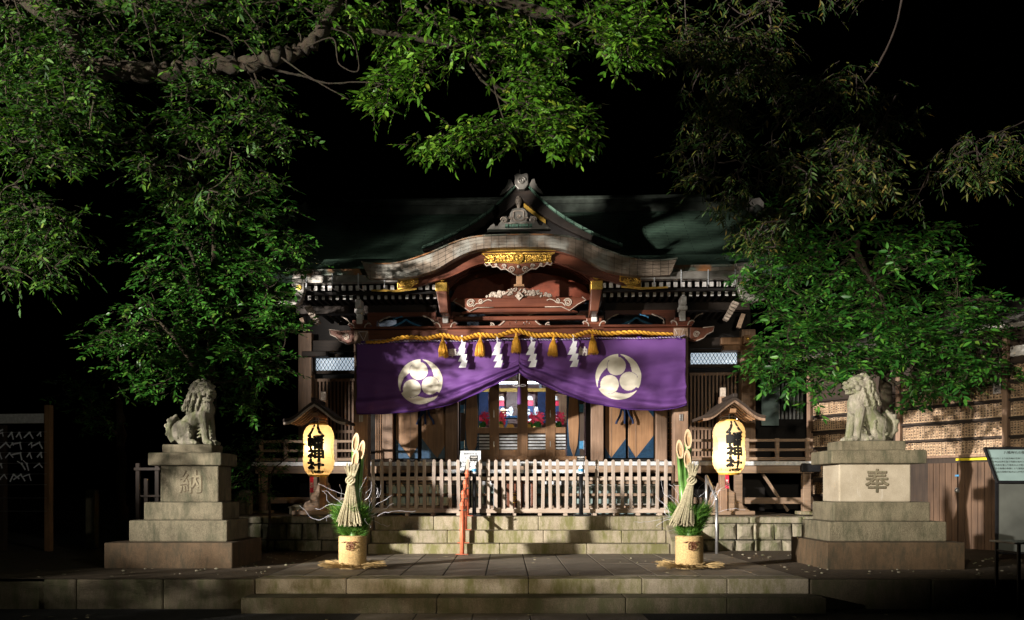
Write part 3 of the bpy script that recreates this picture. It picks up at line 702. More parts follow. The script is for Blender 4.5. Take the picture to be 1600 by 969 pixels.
for i in range(2, nn-2):
    x, z = gg[i]; tx, tz = t_[i]; o = -.07 if x < X0-.3 else (.07 if x > X0+.3 else 0)
    m.tube([(x+o, YK+.015, tz+.028), (x, YK+.42, z+.008), (x, 16.8, z+.12)], .009, 5)
part(m, 'roof_seams', M_void)
# underside of the undulating gable: boards and curved ribs
bb = [(x, z+.06) for x, z in sym(BOT, YK)]
m = MB(); m.ribbon([(x, z+.05) for x, z in bb], bb, YK+.33, 17.6); part(m, 'curved_soffit', M_red)
rib = [(x, z) for x, z in sym([(0, 392), (47, 393), (75, 399), (103, 414), (124, 431)], YK+.4)]
for k in range(7):
    y = 15.12+k*.17; m = MB(); m.ribbon([(x, z+.08) for x, z in rib], [(x, z-.0) for x, z in rib], y, y+.06); part(m, 'curved_rafter', M_red)
# bargeboard with gilding
YB = 14.92
bu = [(0, 389.5), (50, 391), (92, 401), (129, 422), (160, 432.5), (190, 436)]
bl = [(0, 411), (50, 411), (72, 416), (105, 431), (130, 438), (160, 446), (190, 450)]
m = MB(); m.ribbon(sym(bu, YB, 20), sym(bl, YB, 20), YB, YB+.09); bg_ = part(m, 'bargeboard', M_red, bevel=.01)
m = MB(); lo = [(x, z+.03) for x, z in sym(bl, YB, 20)]; m.ribbon(lo, [(x, z-.035) for x, z in lo], YB-.03, YB-.002); part(m, 'bargeboard_moulding', M_red, bg_, bevel=.006)
m = MB(); hi = sym(bu, YB, 20); m.ribbon([(x, z) for x, z in hi], [(x, z-.05) for x, z in hi], YB-.045, YB-.002); part(m, 'bargeboard_moulding', M_red, bg_, bevel=.006)
m = MB(); m.box(sx_(-58, YB), sx_(58, YB), YB-.07, YB-.046, Z_(394.3, YB), Z_(389.2, YB)); part(m, 'gilded_strip', M_gold, bg_)
def goldplate(name, pts, Y, seed, ncurl, xr, yr):
    m = MB(); m.prism([(sx_(d, Y), Z_(y, Y)) for d, y in pts], Y, Y+.012)
    q = part(m, name, plain('dark_gilt_ground', (.16, .08, .015), .5, .4), bg_)
    r = random.Random(seed); m = MB(); n = len(pts)
    m.tube([(sx_(d, Y), Y-.006, Z_(y, Y)) for d, y in pts+pts[:1]], .012, 6)
    for i in range(ncurl):
        d = xr[0]+(xr[1]-xr[0])*(i+.5)/ncurl+r.uniform(-1, 1); y = r.uniform(*yr)
        m.spiral(sx_(d, Y), Z_(y, Y), Y-.006, r.uniform(.03, .052), 1.4, .009, r.uniform(0, 6), r.choice((-1, 1)), 5)
        d2 = d+r.uniform(-2, 2); m.tube(interp([(sx_(d2, Y), Y-.006, Z_(yr[1]+1, Y)), (sx_(d2+2, Y), Y-.008, Z_((yr[0]+yr[1])/2, Y)), (sx_(d2-1, Y), Y-.006, Z_(yr[0]-1, Y))], 6), .008, 5)
    part(m, 'gilded_openwork', M_gold, q, smooth=True); return q
gp = goldplate('gilded_plate', [(-57, 396), (57, 396), (48, 402), (52, 410), (30, 409), (10, 410.5), (0, 412), (-10, 410.5), (-30, 409), (-52, 410), (-48, 402)], YB-.07, 5, 34, (-50, 50), (399, 407))
Y = YB-.09; m = MB(); zc = Z_(403, Y); xc = sx_(0, Y); m.disc(xc, zc, .085, Y-.01, Y+.008); m.ring(xc, zc, .09, .014, Y-.028, Y-.01)
for k in range(3):
    t = k*2*PI/3; m.ball((xc+.034*math.cos(t), Y-.018, zc+.034*math.sin(t)), (.022, .012, .022)); m.tube([(xc+.055*math.cos(t+u*.3), Y-.018, zc+.055*math.sin(t+u*.3)) for u in range(5)], [.012, .010, .008, .006, .003], 6)
part(m, 'gilded_crest', M_gold, gp)
for s in (-1, 1):
    goldplate('gilded_plate', [(s*158, 433), (s*190, 436.5), (s*190, 450), (s*168, 447), (s*164, 443), (s*158, 441)], YB-.05, 8+s, 8, (s*165, s*187), (438, 445))
    m = MB(); Y = YB-.03; m.prism([(sx_(s*d, Y), Z_(y, Y)) for d, y in ((160, 448), (190, 451), (232, 450), (232, 452.5), (190, 454.5), (160, 451))], Y, Y+.02); part(m, 'gilded_strip', M_gold, bg_)
# pendant carving (gegyo)
Y = YB-.08; m = MB()
hp = [(53, 411), (50, 415), (44, 413), (40, 417), (33, 416), (27, 421), (20, 420), (14, 424), (6, 429), (0, 431)]
m.prism([(sx_(d, Y), Z_(y, Y)) for d, y in hp+[(-d, y) for d, y in reversed(hp[:-1])]], Y+.01, Y+.05); gy = part(m, 'pendant_carving', M_redz)
m = MB()
for s in (-1, 1):
    m.tube([(sx_(s*d, Y), Y, Z_(y, Y)) for d, y in hp], .011, 6)
    for d, y, r_ in ((10, 421, .055), (22, 416, .04), (35, 414, .025), (45, 412.5, .02)): m.spiral(sx_(s*d, Y), Z_(y, Y), Y, r_, 1.5, .011, 0, s)
m.ball((sx_(0, Y), Y-.01, Z_(417, Y)), .03); part(m, 'pale_carving', M_edge, gy, smooth=True)
# ridge ornament of the undulating gable
Y = 15.0; m = MB()
body = [(-50, 358), (-44, 352), (-39, 348), (-36, 353), (-32, 352), (-28, 345), (-25, 339), (-19, 337), (-16, 342), (-18, 347), (-13, 346), (-14, 334), (-10, 327), (-6, 325)]
m.prism([(sx_(d, Y), Z_(y, Y)) for d, y in body+[(-d, y) for d, y in reversed(body)]], Y, Y+.16); og = part(m, 'ridge_ornament', M_gut, bevel=.008)
m = MB(); m.lathe([(.0, 0), (.035, 0), (.03, .06), (.045, .10), (.062, .15), (.055, .21), (.03, .245), (.0, .25)], (sx_(0, Y), Y+.08, Z_(325.5, Y)-.01), 14, False); part(m, 'finial', M_edge, og, smooth=True)
m = MB()
oc = [(-8, 331), (-4, 329.5), (4, 329.5), (8, 331), (8.5, 342), (5, 345), (-5, 345), (-8.5, 342), (-8, 331)]
m.tube([(sx_(d, Y), Y-.01, Z_(y, Y)) for d, y in oc], .012, 6); m.spiral(sx_(0, Y), Z_(339, Y), Y-.01, .035, 1.4, .012)
for s in (-1, 1):
    m.spiral(sx_(s*23, Y), Z_(344, Y), Y-.01, .06, 1.5, .012, 0, s); m.spiral(sx_(s*12, Y), Z_(342, Y), Y-.01, .03, 1.2, .010, 0, s)
    m.tube([(sx_(s*d, Y), Y-.01, Z_(y, Y)) for d, y in ((16, 349), (2, 349))], .008, 6)
part(m, 'raised_scrolls', M_edge, og, smooth=True)
m = MB()
for k in range(8):
    d = -19+k*5.4; m.box(sx_(d-2.2, Y), sx_(d+2.2, Y), Y-.03, Y, Z_(356.5, Y), Z_(350.5, Y))
part(m, 'ridge_tiles', M_tile, og)
m = MB(); m.box(sx_(-14, Y), sx_(14, Y), Y+.16, 19.0, Z_(357, Y), Z_(345, Y)); part(m, 'porch_ridge', M_tile, og)

# side eaves: fascia, gutter, rafters
for s in (-1, 1):
    Y = 14.97; xa, xb = sx_(s*125, Y), sx_(s*349, Y)
    m = MB(); m.box(min(xa, xb), max(xa, xb), Y, Y+.2, Z_(430, Y), Z_(417, Y)); ef = part(m, 'eave_fascia', M_rust)
    xa, xb = sx_(s*188, Y), sx_(s*352, Y)
    m = MB(); x1, x2 = min(xa, xb), max(xa, xb); zg = Z_(441, Y)
    m.box(x1, x2, Y-.16, Y-.15, zg, zg+.10); m.box(x1, x2, Y-.16, Y-.02, zg-.01, zg); m.box(x1, x2, Y-.03, Y-.02, zg, zg+.1)
    m.tube([(x1, Y-.155, zg+.105), (x2, Y-.155, zg+.105)], .014, 8); gt = part(m, 'gutter', M_gut)
    for k in range(4):
        x = x1+(x2-x1)*(k+.5)/4; m = MB(); m.bar((x, Y-.17, zg+.14), (x, Y-.17, zg-.11), .018, .01); m.bar((x, Y-.17, zg-.11), (x+.05, Y+.15, zg-.1), .012, .012); part(m, 'gutter_strap', M_strip, gt)
    ra, rb_ = sx_(s*127, 15.0), sx_(s*348, 15.0)
    n = 20
    for i in range(n):
        x = ra+(rb_-ra)*(i+.5)/n
        for (y0, zz, w_, h_) in ((15.02, Z_(447.5, 15.02), .034, .042), (15.38, Z_(462.5, 15.38), .026, .036)):
            x_ = X0+(x-X0)*y0/15.0
            m = MB(); m.box(x_-w_, x_+w_, y0, 17.6, zz-h_, zz+h_); m.mi = 1; m.box(x_-w_, x_+w_, y0-.008, y0, zz-h_, zz+h_)
            q = part(m, 'rafter', [M_void, M_white])
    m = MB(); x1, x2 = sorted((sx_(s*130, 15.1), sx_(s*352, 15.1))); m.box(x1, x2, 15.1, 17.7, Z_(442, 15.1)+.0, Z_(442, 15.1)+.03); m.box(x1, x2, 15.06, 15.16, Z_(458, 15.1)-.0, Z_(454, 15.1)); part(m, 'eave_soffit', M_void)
    m = MB(); x1, x2 = sorted((sx_(s*130, 16), sx_(s*352, 16))); m.box(x1, x2, 15.9, 16.1, Z_(489, 16), Z_(476, 16)); part(m, 'eave_purlin', M_dark)
    # porch roof sheet
    prof = [(14.97, Z_(417, 14.97)), (15.6, Z_(417, 14.97)+.12), (16.3, Z_(417, 14.97)+.36), (17.0, Z_(417, 14.97)+.72)]
    xa, xb = sx_(s*125, 15), sx_(s*352, 15)
    m = MB(); m.add([(x, y, z) for x in (xa, xb) for y, z in prof]+[(x, y, z-.06) for x in (xa, xb) for y, z in prof],
                    [(i, i+1, i+5, i+4) for i in range(3)]+[(8+i, 8+i+1, 8+i+5, 8+i+4) for i in range(3)]+[(4+i, 5+i, 13+i, 12+i) for i in range(3)])
    part(m, 'porch_roof', M_copper)
    # verge end ornament
    Y = 14.86; d0 = 349
    m = MB(); m.prism([(sx_(s*d, Y), Z_(y, Y)) for d, y in ((d0-14, 415), (d0+22, 412), (d0+20, 420), (d0+8, 423), (d0+10, 440), (d0+4, 462), (d0+30, 466), (d0+34, 471), (d0+14, 476), (d0-4, 470), (d0-10, 452), (d0-12, 424))], Y, Y+.14)
    vo = part(m, 'verge_ornament', M_gut, bevel=.012)
    m = MB(); m.disc(sx_(s*(d0-2), Y), Z_(446, Y), .045, Y-.02, Y); part(m, 'gilded_boss', M_gold, vo)
    m = MB()
    for k in range(4): m.box(min(sx_(s*(d0-13), Y), sx_(s*(d0+5), Y)), max(sx_(s*(d0-13), Y), sx_(s*(d0+5), Y)), Y-.012-.006*(k % 2), Y, Z_(436-k*4.2, Y), Z_(433-k*4.2, Y))
    part(m, 'raised_bands', M_edge, vo)
    # stacked corner bracket
    m = MB()
    for k in range(6):
        d = 326-k*1.2 if True else 0
        m.obox((sx_(s*(333-k*2.2), 15.4), 15.4+.03*k, Z_(478+k*4.2, 15.4)), (.12-.006*k, .16, .045), (0, R(25)*s, 0))
    part(m, 'stacked_bracket', M_edge, bevel=.008)
    m = MB(); m.bar((sx_(s*345, 15.6), 15.6, Z_(494, 15.6)), (sx_(s*338, 15.6), 15.6, Z_(515, 15.6)), .07, .07); part(m, 'brace', M_deck)
# right-hand hall capital
m = MB(); Y = YW-.25
m.box(X_(1120, Y), X_(1163, Y), Y, Y+.3, Z_(550, Y), Z_(541, Y)); m.box(X_(1150, Y), X_(1163, Y), Y-.05, Y+.1, Z_(541, Y), Z_(527, Y)); m.box(X_(1117, Y), X_(1150, Y), Y+.05, Y+.2, Z_(541, Y), Z_(529, Y))
cp = part(m, 'bracket_capital', M_door, bevel=.02); m = MB(); m.ball((X_(1156, Y), Y-.06, Z_(533, Y)), .04); part(m, 'gilded_boss', M_gold, cp)
m = MB(); Y = YW-.25; m.box(X_(460, Y), X_(500, Y), Y, Y+.3, Z_(555, Y), Z_(546, Y)); part(m, 'bracket_capital', M_dark, bevel=.02)
m = MB(); m.box(-4.3, 4.85, YW-.12, YW+.015, 4.22, 4.45); part(m, 'head_beam', M_dark, bevel=.01)

# main roof
prof = interp([(16.75, 5.48, 0), (17.1, 5.66, 0), (17.6, 5.92, 0), (18.6, 6.55, 0), (19.5, 7.22, 0), (20.4, 7.95, 0)], 20)
m = MB(); vs = []; nP = len(prof); cols = 25
def halfw(y, z): return 5.35-max(0, (6.35-z))*.25
for side in (0, 1):
    for p in prof:
        for c in range(cols):
            u = -1+2*c/(cols-1); y = p[0] if side == 0 else 40.8-p[0]
            vs.append((X0+u*halfw(y, p[1]), y, p[1]+.25*abs(u)**5*max(0, 1-(p[0]-15.7)/3)))
fs = []
for side in (0, 1):
    o = side*nP*cols
    fs += [(o+i*cols+c, o+i*cols+c+1, o+(i+1)*cols+c+1, o+(i+1)*cols+c) for i in range(nP-1) for c in range(cols-1)]
m.add(vs, fs); mr = part(m, 'main_roof', M_copper, smooth=True)
sm = mr.modifiers.new('thickness', 'SOLIDIFY'); sm.thickness = .16; sm.offset = -1
for u in (-1, 1):
    m = MB(); pts = [(X0+u*(halfw(p[0], p[1])+.0), p[0], p[1]+.05) for p in prof if p[1] > 6.3]
    m.tube(pts, .10, 8); part(m, 'verge_roll', M_ridge, mr, smooth=True)
    m = MB(); m.add([(X0+u*5.2, 17.9+.1, 6.2), (X0+u*5.2, 22.8, 6.2), (X0+u*5.2, 20.4, 7.85)], [(0, 1, 2)]); part(m, 'gable_end_wall', M_dark, mr)
m = MB(); m.box(X0-5.2, X0+5.2, 20.25, 20.55, 7.85, 8.05); m.box(X0-4.15, X0+4.15, 20.22, 20.58, 8.051, 8.14); m.tube([(X0-4.3, 20.4, 8.2), (X0+4.3, 20.4, 8.2)], .08, 10); part(m, 'roof_ridge', M_ridge, mr)
for u in (-1, 1):
    m = MB(); m.prism([(X0+u*a, b) for a, b in ((5.15, 7.7), (5.5, 7.75), (5.52, 8.0), (5.42, 8.12), (5.3, 8.1), (5.2, 8.2), (5.12, 8.0))], 20.2, 20.6); part(m, 'ridge_end_tile', M_gut, mr, bevel=.02)

# small gable on the main roof
Y = 16.9
OUT = [(0, 284), (10, 294), (37, 321.5), (67, 344), (100, 363.5), (128, 377), (156, 388)]
INN = [(0, 309), (9, 318), (45, 345), (80, 364), (115, 379.5), (140, 388), (152, 390)]
o_, i_ = sym(OUT, Y, 20), sym(INN, Y, 20)
m = MB(); m.ribbon(o_, i_, Y, Y+.14); cg = part(m, 'small_gable_bargeboard', M_dark, bevel=.01)
m = MB(); m.ribbon([(x, z+.055) for x, z in o_], [(x, z+.002) for x, z in o_], Y-.06, Y+.3); part(m, 'tile_edge', M_tile, cg)
m = MB(); nn = len(o_); m.add([(x, Y+.3, z+.04) for x, z in o_]+[(x, 20.3, z+.04) for x, z in o_], [(i, i+1, nn+i+1, nn+i) for i in range(nn-1)]); part(m, 'small_gable_roof', M_copper, cg)
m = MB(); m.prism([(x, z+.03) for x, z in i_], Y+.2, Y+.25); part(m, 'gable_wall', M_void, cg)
m = MB(); m.ribbon([(x, z) for x, z in i_[22:27]], [(x, z-.08) for x, z in i_[22:27]], Y+.16, Y+.19); part(m, 'gilded_band', M_goldp, cg)
m = MB(); m.ribbon([(x, z-.12) for x, z in i_[4:19]], [(x, z-.14) for x, z in i_[4:19]], Y+.05, Y+.1); part(m, 'pale_batten', M_edge, cg)
m = MB(); pts = [(-17, 292), (-17, 276), (-12, 273.5), (-3, 275), (3, 275), (12, 273.5), (17, 276), (17, 292), (8, 299), (-8, 299)]
m.prism([(sx_(d*.62, Y), Z_(y, Y)) for d, y in pts], Y-.12, Y+.1); ro = part(m, 'ridge_end_tile', M_gut, cg, bevel=.015)
m = MB(); m.spiral(sx_(0, Y), Z_(286, Y), Y-.13, .08, 1.6, .02)
for s in (-1, 1):
    m.prism([(sx_(s*d, Y), Z_(y, Y)) for d, y in ((12, 292), (16, 283), (20, 282), (22, 289), (26, 296), (30, 299), (34, 306), (28, 304), (20, 299))], Y-.08, Y-.02)
m.tube([(sx_(-3, Y), Y, Z_(276, Y)), (sx_(-3, Y), Y, Z_(265, Y))], .012, 6)
part(m, 'carved_fins', M_gut, ro)
m = MB(); m.box(X0-.13, X0+.13, Y+.1, 20.3, Z_(284, Y)-.02, Z_(284, Y)+.14); part(m, 'small_gable_ridge', M_gut, cg)

# ------------------------------------------------------------------ curtain, rope, tassels, paper streamers
YC = 15.42
def yawp(v):                                    # a point of the shrine front turned with the shrine
    v = Vector(v)-SO; return SO+Matrix.Rotation(YAW, 3, 'Z')@v
LB = [(555, 645), (600, 646.5), (650, 643), (700, 632), (750, 612.5), (785, 596), (803, 588), (812, 583)]
RB = [(812, 583), (822, 590), (850, 602), (880, 616), (920, 630), (980, 640), (1030, 642), (1055, 639), (1070, 634)]
def bottom(x):
    px = VX+x*F/YC
    return Z_(yat(LB if px <= 812 else RB, px), YC)
def top(x):
    px = VX+x*F/YC
    return Z_(534-4*(px-555)/515+1.2*abs(math.sin((px-555)/29.*PI)), YC)
def cloth_y(x, z):
    t, b = top(x), bottom(x); v = (t-z)/(t-b)
    px = VX+x*F/YC; d = abs(px-812)/255
    g = max(0, (v-.50)/.50)
    gath = max(0, 1-d)                          # tight gathers near the centre, wide swags outside
    s = 1 if px > 812 else -1
    h = (t-z)
    n = math.sin(h*9+d*4+s*1.3)*.5+math.sin(h*17-d*7+s)*.3
    y = -(.066*g**1.2)*math.sin((v**2.2)*(13+9*gath)+1.5*s)*(1.1-.3*gath)
    y += -.012*n*min(1, v*1.5)*(0.4+d)
    y += -.035*math.sin(d*9+1)*v*(1-.5*gath)-.008*math.sin(x*19+h*2)*v
    drag = math.exp(-((h-.5-.32*(1-d))*5)**2)*.018*math.sin(h*26+d*10)
    fold = .065*math.exp(-((v-.88-.05*d)*18)**2)+.045*math.exp(-((v-.74-.1*d)*24)**2)+.03*math.exp(-((v-.97)*34)**2)+.022*math.exp(-((v-.60-.12*d)*26)**2)+.014*max(0, math.sin(d*31+h*6))*math.exp(-((h-.75+.1*math.sin(d*12))*5)**2)
    if s > 0: fold += .035*math.exp(-((h-1.15+.55*max(0,(d-.55)))*14)**2)*max(0, d-.45)*2
    return YC+y+drag-fold
def curtain_half(xa, xb, n):
    m = MB(); rows = 64; vs = []
    for i in range(n+1):
        x = xa+(xb-xa)*i/n; t, b = top(x), bottom(x)
        for j in range(rows+1):
            z = t+(b-t)*j/rows; vs.append((x, cloth_y(x, z), z))
    fs = [(i*(rows+1)+j, (i+1)*(rows+1)+j, (i+1)*(rows+1)+j+1, i*(rows+1)+j+1) for i in range(n) for j in range(rows)]
    m.add(vs, fs); return m
cur = empty('shrine_curtain', SO, 'purple ceremonial curtain with two cream three-comma crests, tied up at its middle', 'curtain')
cur.rotation_euler = (0, 0, YAW)
xs0, xs1, xc = X_(555, YC), X_(1070, YC), X_(812, YC)
for a, b in ((xs0, xc-.003), (xc+.003, xs1)):
    q = curtain_half(a, b, 150).build('curtain_panel', M_purple, cur, smooth=True)
    md = q.modifiers.new('thickness', 'SOLIDIFY'); md.thickness = .004
m = MB()
for i in range(17):
    x = xs0+.12+(xs1-xs0-.24)*i/16; m = MB(); m.box(x-.035, x+.035, YC-.012, YC+.006, top(x)-.02, top(x)+.045); m.build('hanging_loop', M_purpled, cur)

for a, b, L in ((xs0, xc, LB), (xc, xs1, RB)):         # rolled hem
    m = MB(); pts = []
    for i in range(50):
        x = a+(b-a)*i/49; z = bottom(x); pts.append((x, cloth_y(x, z)-.004, z))
    m.tube(pts, .011, 6); m.build('curtain_hem', M_purpled, cur, smooth=True)
def crest(cx, cz, rad):
    m = MB(); nr, na = 44, 192; hs = [(.49*math.cos(R(a)), .49*math.sin(R(a))) for a in (99, 219, 339)]
    def cls(x, z):
        inh = any((x-a)**2+(z-b)**2 < .405**2 for a, b in hs)
        if inh: return 0
        if any((x-a)**2+(z-b)**2 < .418**2 for a, b in hs) and math.hypot(x, z) < .84: return 1
        if math.hypot(x, z) < .25: return 1
        for k in range(3):
            t = R(120*k); u = x*math.cos(t)+z*math.sin(t); v = -x*math.sin(t)+z*math.cos(t)
            if u > .0 and v > .12 and (u+.36)**2+(v-.13)**2 < .965**2: return 1
        rr = math.hypot(x, z)
        return 0
    vs = [(0, 0)]; 
    for i in range(1, nr+1):
        for j in range(na): vs.append((i/nr*math.cos(2*PI*j/na), i/nr*math.sin(2*PI*j/na)))
    fs, mi = [], []
    for j in range(na): fs.append((0, 1+j, 1+(j+1)%na)); mi.append(1)
    for i in range(nr-1):
        for j in range(na):
            f = (1+i*na+j, 1+(i+1)*na+j, 1+(i+1)*na+(j+1)%na, 1+i*na+(j+1)%na); fs.append(f)
            mi.append(cls(sum(vs[q][0] for q in f)/4, sum(vs[q][1] for q in f)/4))
    V = []
    for x, z in vs:
        X, Z = cx+x*rad, cz+z*rad*1.02; V.append((X, cloth_y(X, Z)-.0065, Z))
    m.add(V, fs); m.m = mi
    return m.build('three_comma_crest', [M_cream, M_purple], cur, smooth=True)
crest(X_(656.5, YC), Z_(596, YC), 34.8*YC/F); crest(X_(965.5, YC), Z_(590.5, YC), 35.3*YC/F)
for ch, px, py in (('奉', 707, 552), ('納', 911, 551)):
    m = MB(); m.text(ch, (X_(px, YC), cloth_y(X_(px, YC), Z_(py, YC))-.028, Z_(py, YC)), .165, 0, thick=.005); m.build('lettering', M_clothw, cur)
# tie of the curtain: knotted cord and lilac pouch at its slit
tie_ = empty('curtain_tie', yawp((xc, YC-.06, bottom(xc))), 'pale knotted cord with a long lilac tassel hanging at the middle of the purple curtain', 'tassel')
Y = YC-.10; m = MB(); zk = Z_(603, Y); x = X_(811.5, Y)
m.tube([(x, Y+.02, zk+.22), (x, Y, zk)], .006, 6)
for s in (-1, 1):
    m.tube(interp([(x, Y-.01, zk), (x+s*.06, Y-.015, zk+.025), (x+s*.115, Y, zk+.005), (x+s*.05, Y-.01, zk-.01), (x, Y-.01, zk)], 16), .0065, 6)
m.ball((x, Y-.012, zk), (.025, .02, .022)); m.build('knotted_cord', M_clothw, tie_, smooth=True)
m = MB(); m.lathe([(.012, 0), (.03, -.04), (.034, -.15), (.042, -.29), (.03, -.315), (0, -.32)], (x+.0, Y, zk-.015), 14, False); m.build('tassel', M_purple, tie_, smooth=True)
# twisted lilac cord along the top edge
cc = empty('twisted_cord', yawp((0, YC, 4.05)), 'thin purple and white twisted cord along the top edge of the purple curtain', 'cord'); cc.rotation_euler = (0, 0, YAW)
def twisted(name, pts, rad, pitch, mats, root, strands=3, sr=.55):
    n = int(sum((Vector(b)-Vector(a)).length for a, b in zip(pts, pts[1:]))/pitch*10)
    P_ = interp(pts, n); tot = len(P_)
    for s in range(strands):
        m = MB(); path = []; rr = []
        for i, p in enumerate(P_):
            r_ = rad(i/(tot-1)) if callable(rad) else rad
            a = 2*PI*(i/10+s/strands); path.append((p.x, p.y+r_*(1-sr)*math.cos(a)*1.3, p.z+r_*(1-sr)*math.sin(a)*1.3)); rr.append(r_*sr*1.15)
        m.tube(path, rr, 7)
        o = m.build(name, mats[s % len(mats)], None, smooth=True)
        for v in o.data.vertices: v.co = Matrix.Rotation(-root.rotation_euler.z, 3, 'Z')@(v.co-root.location) if False else v.co-root.location
        o.parent = root
def lc(p): return p
cp_ = [(X_(558, YC), YC-.03, Z_(536, YC))]+[(X_(px, YC), YC-.03, Z_(533.5-4*(px-555)/515+.8*math.sin(px/22), YC)) for px in range(590, 1060, 26)]+[(X_(1068, YC), YC-.03, Z_(526, YC))]
cp_ = [yawp(p) for p in cp_]; cc.rotation_euler = (0, 0, 0)
twisted('cord_strand', cp_, .010, .05, [M_cord, M_purpled], cc, 2)
for px in (567, 1060):
    m = MB(); p1, p2, p3 = yawp((X_(px-8, YC), YC-.04, Z_(517, YC))), yawp((X_(px+6, YC), YC-.04, Z_(517, YC))), yawp((X_(px, YC), YC-.03, Z_(531, YC)))
    m.tube([p1, p3, p2, p1], .005, 5); m.build('tie_string', M_clothw, cc)
# sacred rope
YR = 15.30
rp = [(571, 533), (598, 532), (633, 525.5), (666, 527.5), (692.5, 523), (722, 529), (748, 523), (778, 524.5), (807.6, 517), (837, 524.5), (865, 523.5), (895, 526), (922.7, 519.5), (948.7, 522.5), (987.7, 520.5), (1020, 523), (1051, 524)]
rope = empty('sacred_rope', yawp((0, YR, 4.1)), 'thick golden twisted sacred rope draped along the beam above the purple curtain', 'rope')
twisted('rope_strand', [yawp((X_(a, YR), YR, Z_(b, YR))) for a, b in rp], lambda t: .040*(.5+.5*math.sin(PI*min(1, max(0, t)))**.5), .15, [M_rope], rope, 2, .5)
def tassel():
    e = empty('gold_tassel', (0, 0, 0), 'x', 'tassel', 'gold tassels hanging from the sacred rope')
    m = MB(); m.lathe([(.0, .01), (.016, 0), (.02, -.03), (.03, -.06), (.035, -.08), (.028, -.09), (.035, -.10), (.055, -.14), (.075, -.22), (.08, -.30), (.07, -.335), (0, -.33)], (0, 0, 0), 14, False)
    m.build('tassel_body', M_rope, e, smooth=True)
    m = MB(); r = random.Random(4)
    for k in range(110):
        a = r.uniform(0, 2*PI); w1 = r.uniform(.8, 1.12); L = r.uniform(.30, .37)
        m.tube([(.028*math.cos(a)*w1, .028*math.sin(a)*w1, -.08), (.062*math.cos(a)*w1, .062*math.sin(a)*w1, -.16), (.082*math.cos(a+.1)*w1, .082*math.sin(a+.1)*w1, -.27), (.082*math.cos(a+r.uniform(-.3, .3))*w1*1.05, .08*math.sin(a+.15)*w1, -L)], [.005, .005, .0045, .003], 4)
    m.build('tassel_threads', M_rope, e, smooth=True)
    return e
T0 = tassel(); first = True
for px, py, lb in ((692, 524, 'leftmost gold tassel, beside the first kanji on the purple curtain'), (751.5, 523, 'gold tassel between the two left paper streamers'), (807.6, 518, 'gold tassel hanging highest, at the middle of the rope'), (866, 524, 'gold tassel between the two right paper streamers'), (926, 521, 'rightmost gold tassel, just right of the second kanji on the curtain')):
    p = yawp((X_(px, YR), YR-.01, Z_(py, YR)-.02)); o = T0 if first else copy_tree(T0); first = False
    o.location = p; o['label'] = lb; o.rotation_euler = (R(-3), 0, px); o.scale = (.95, .95, 1.0)
def shide():
    e = empty('paper_streamer', (0, 0, 0), 'x', 'paper streamer', 'white zigzag paper streamers on the sacred rope')
    m = MB(); seg = [(-.012, .10, .012, -.02), (-.07, -.02, .055, -.15), (-.085, -.15, .065, -.28), (-.07, -.28, .075, -.40), (-.045, -.40, .06, -.52)]
    m.add([(-.012, 0, .12), (.016, 0, .12), (.016, .0, 0), (-.012, 0, 0)], [(0,1,2,3)])
    sh = .03; cx = 0; z = -.0
    pts_top = [(-.01, .0), (.02, .0)]
    for k, (w0, dx) in enumerate(((.085, .0), (.115, -.02), (.11, .01), (.105, .02))):
        y0 = -.006*k; h = .125
        m.add([(dx-w0*.5+.045, y0, z), (dx+w0*.5+.035, y0, z+.0), (dx+w0*.5+.005, y0-.012, z-h), (dx-w0*.5-.02, y0-.012, z-h-.0)], [(0,1,2,3)])
        z -= h*.86
    q = m.build('folded_paper', M_paper, e); s_ = q.modifiers.new('thickness', 'SOLIDIFY'); s_.thickness = .002
    return e
S0 = shide(); first = True
for px, lb in ((722, 'white zigzag paper streamer next to the left kanji, leftmost of four'), (777.5, 'white zigzag paper streamer left of the middle tassel'), (831, 'white zigzag paper streamer right of the middle tassel'), (896, 'white zigzag paper streamer touching the right kanji, rightmost of four')):
    p = yawp((X_(px, YR-.02), YR-.02, Z_(534, YR-.02))); o = S0 if first else copy_tree(S0); first = False
    o.location = p; o['label'] = lb; o.rotation_euler = (0, 0, YAW+random.uniform(-.15, .15)); o.scale = (.98, 1, 1.02)

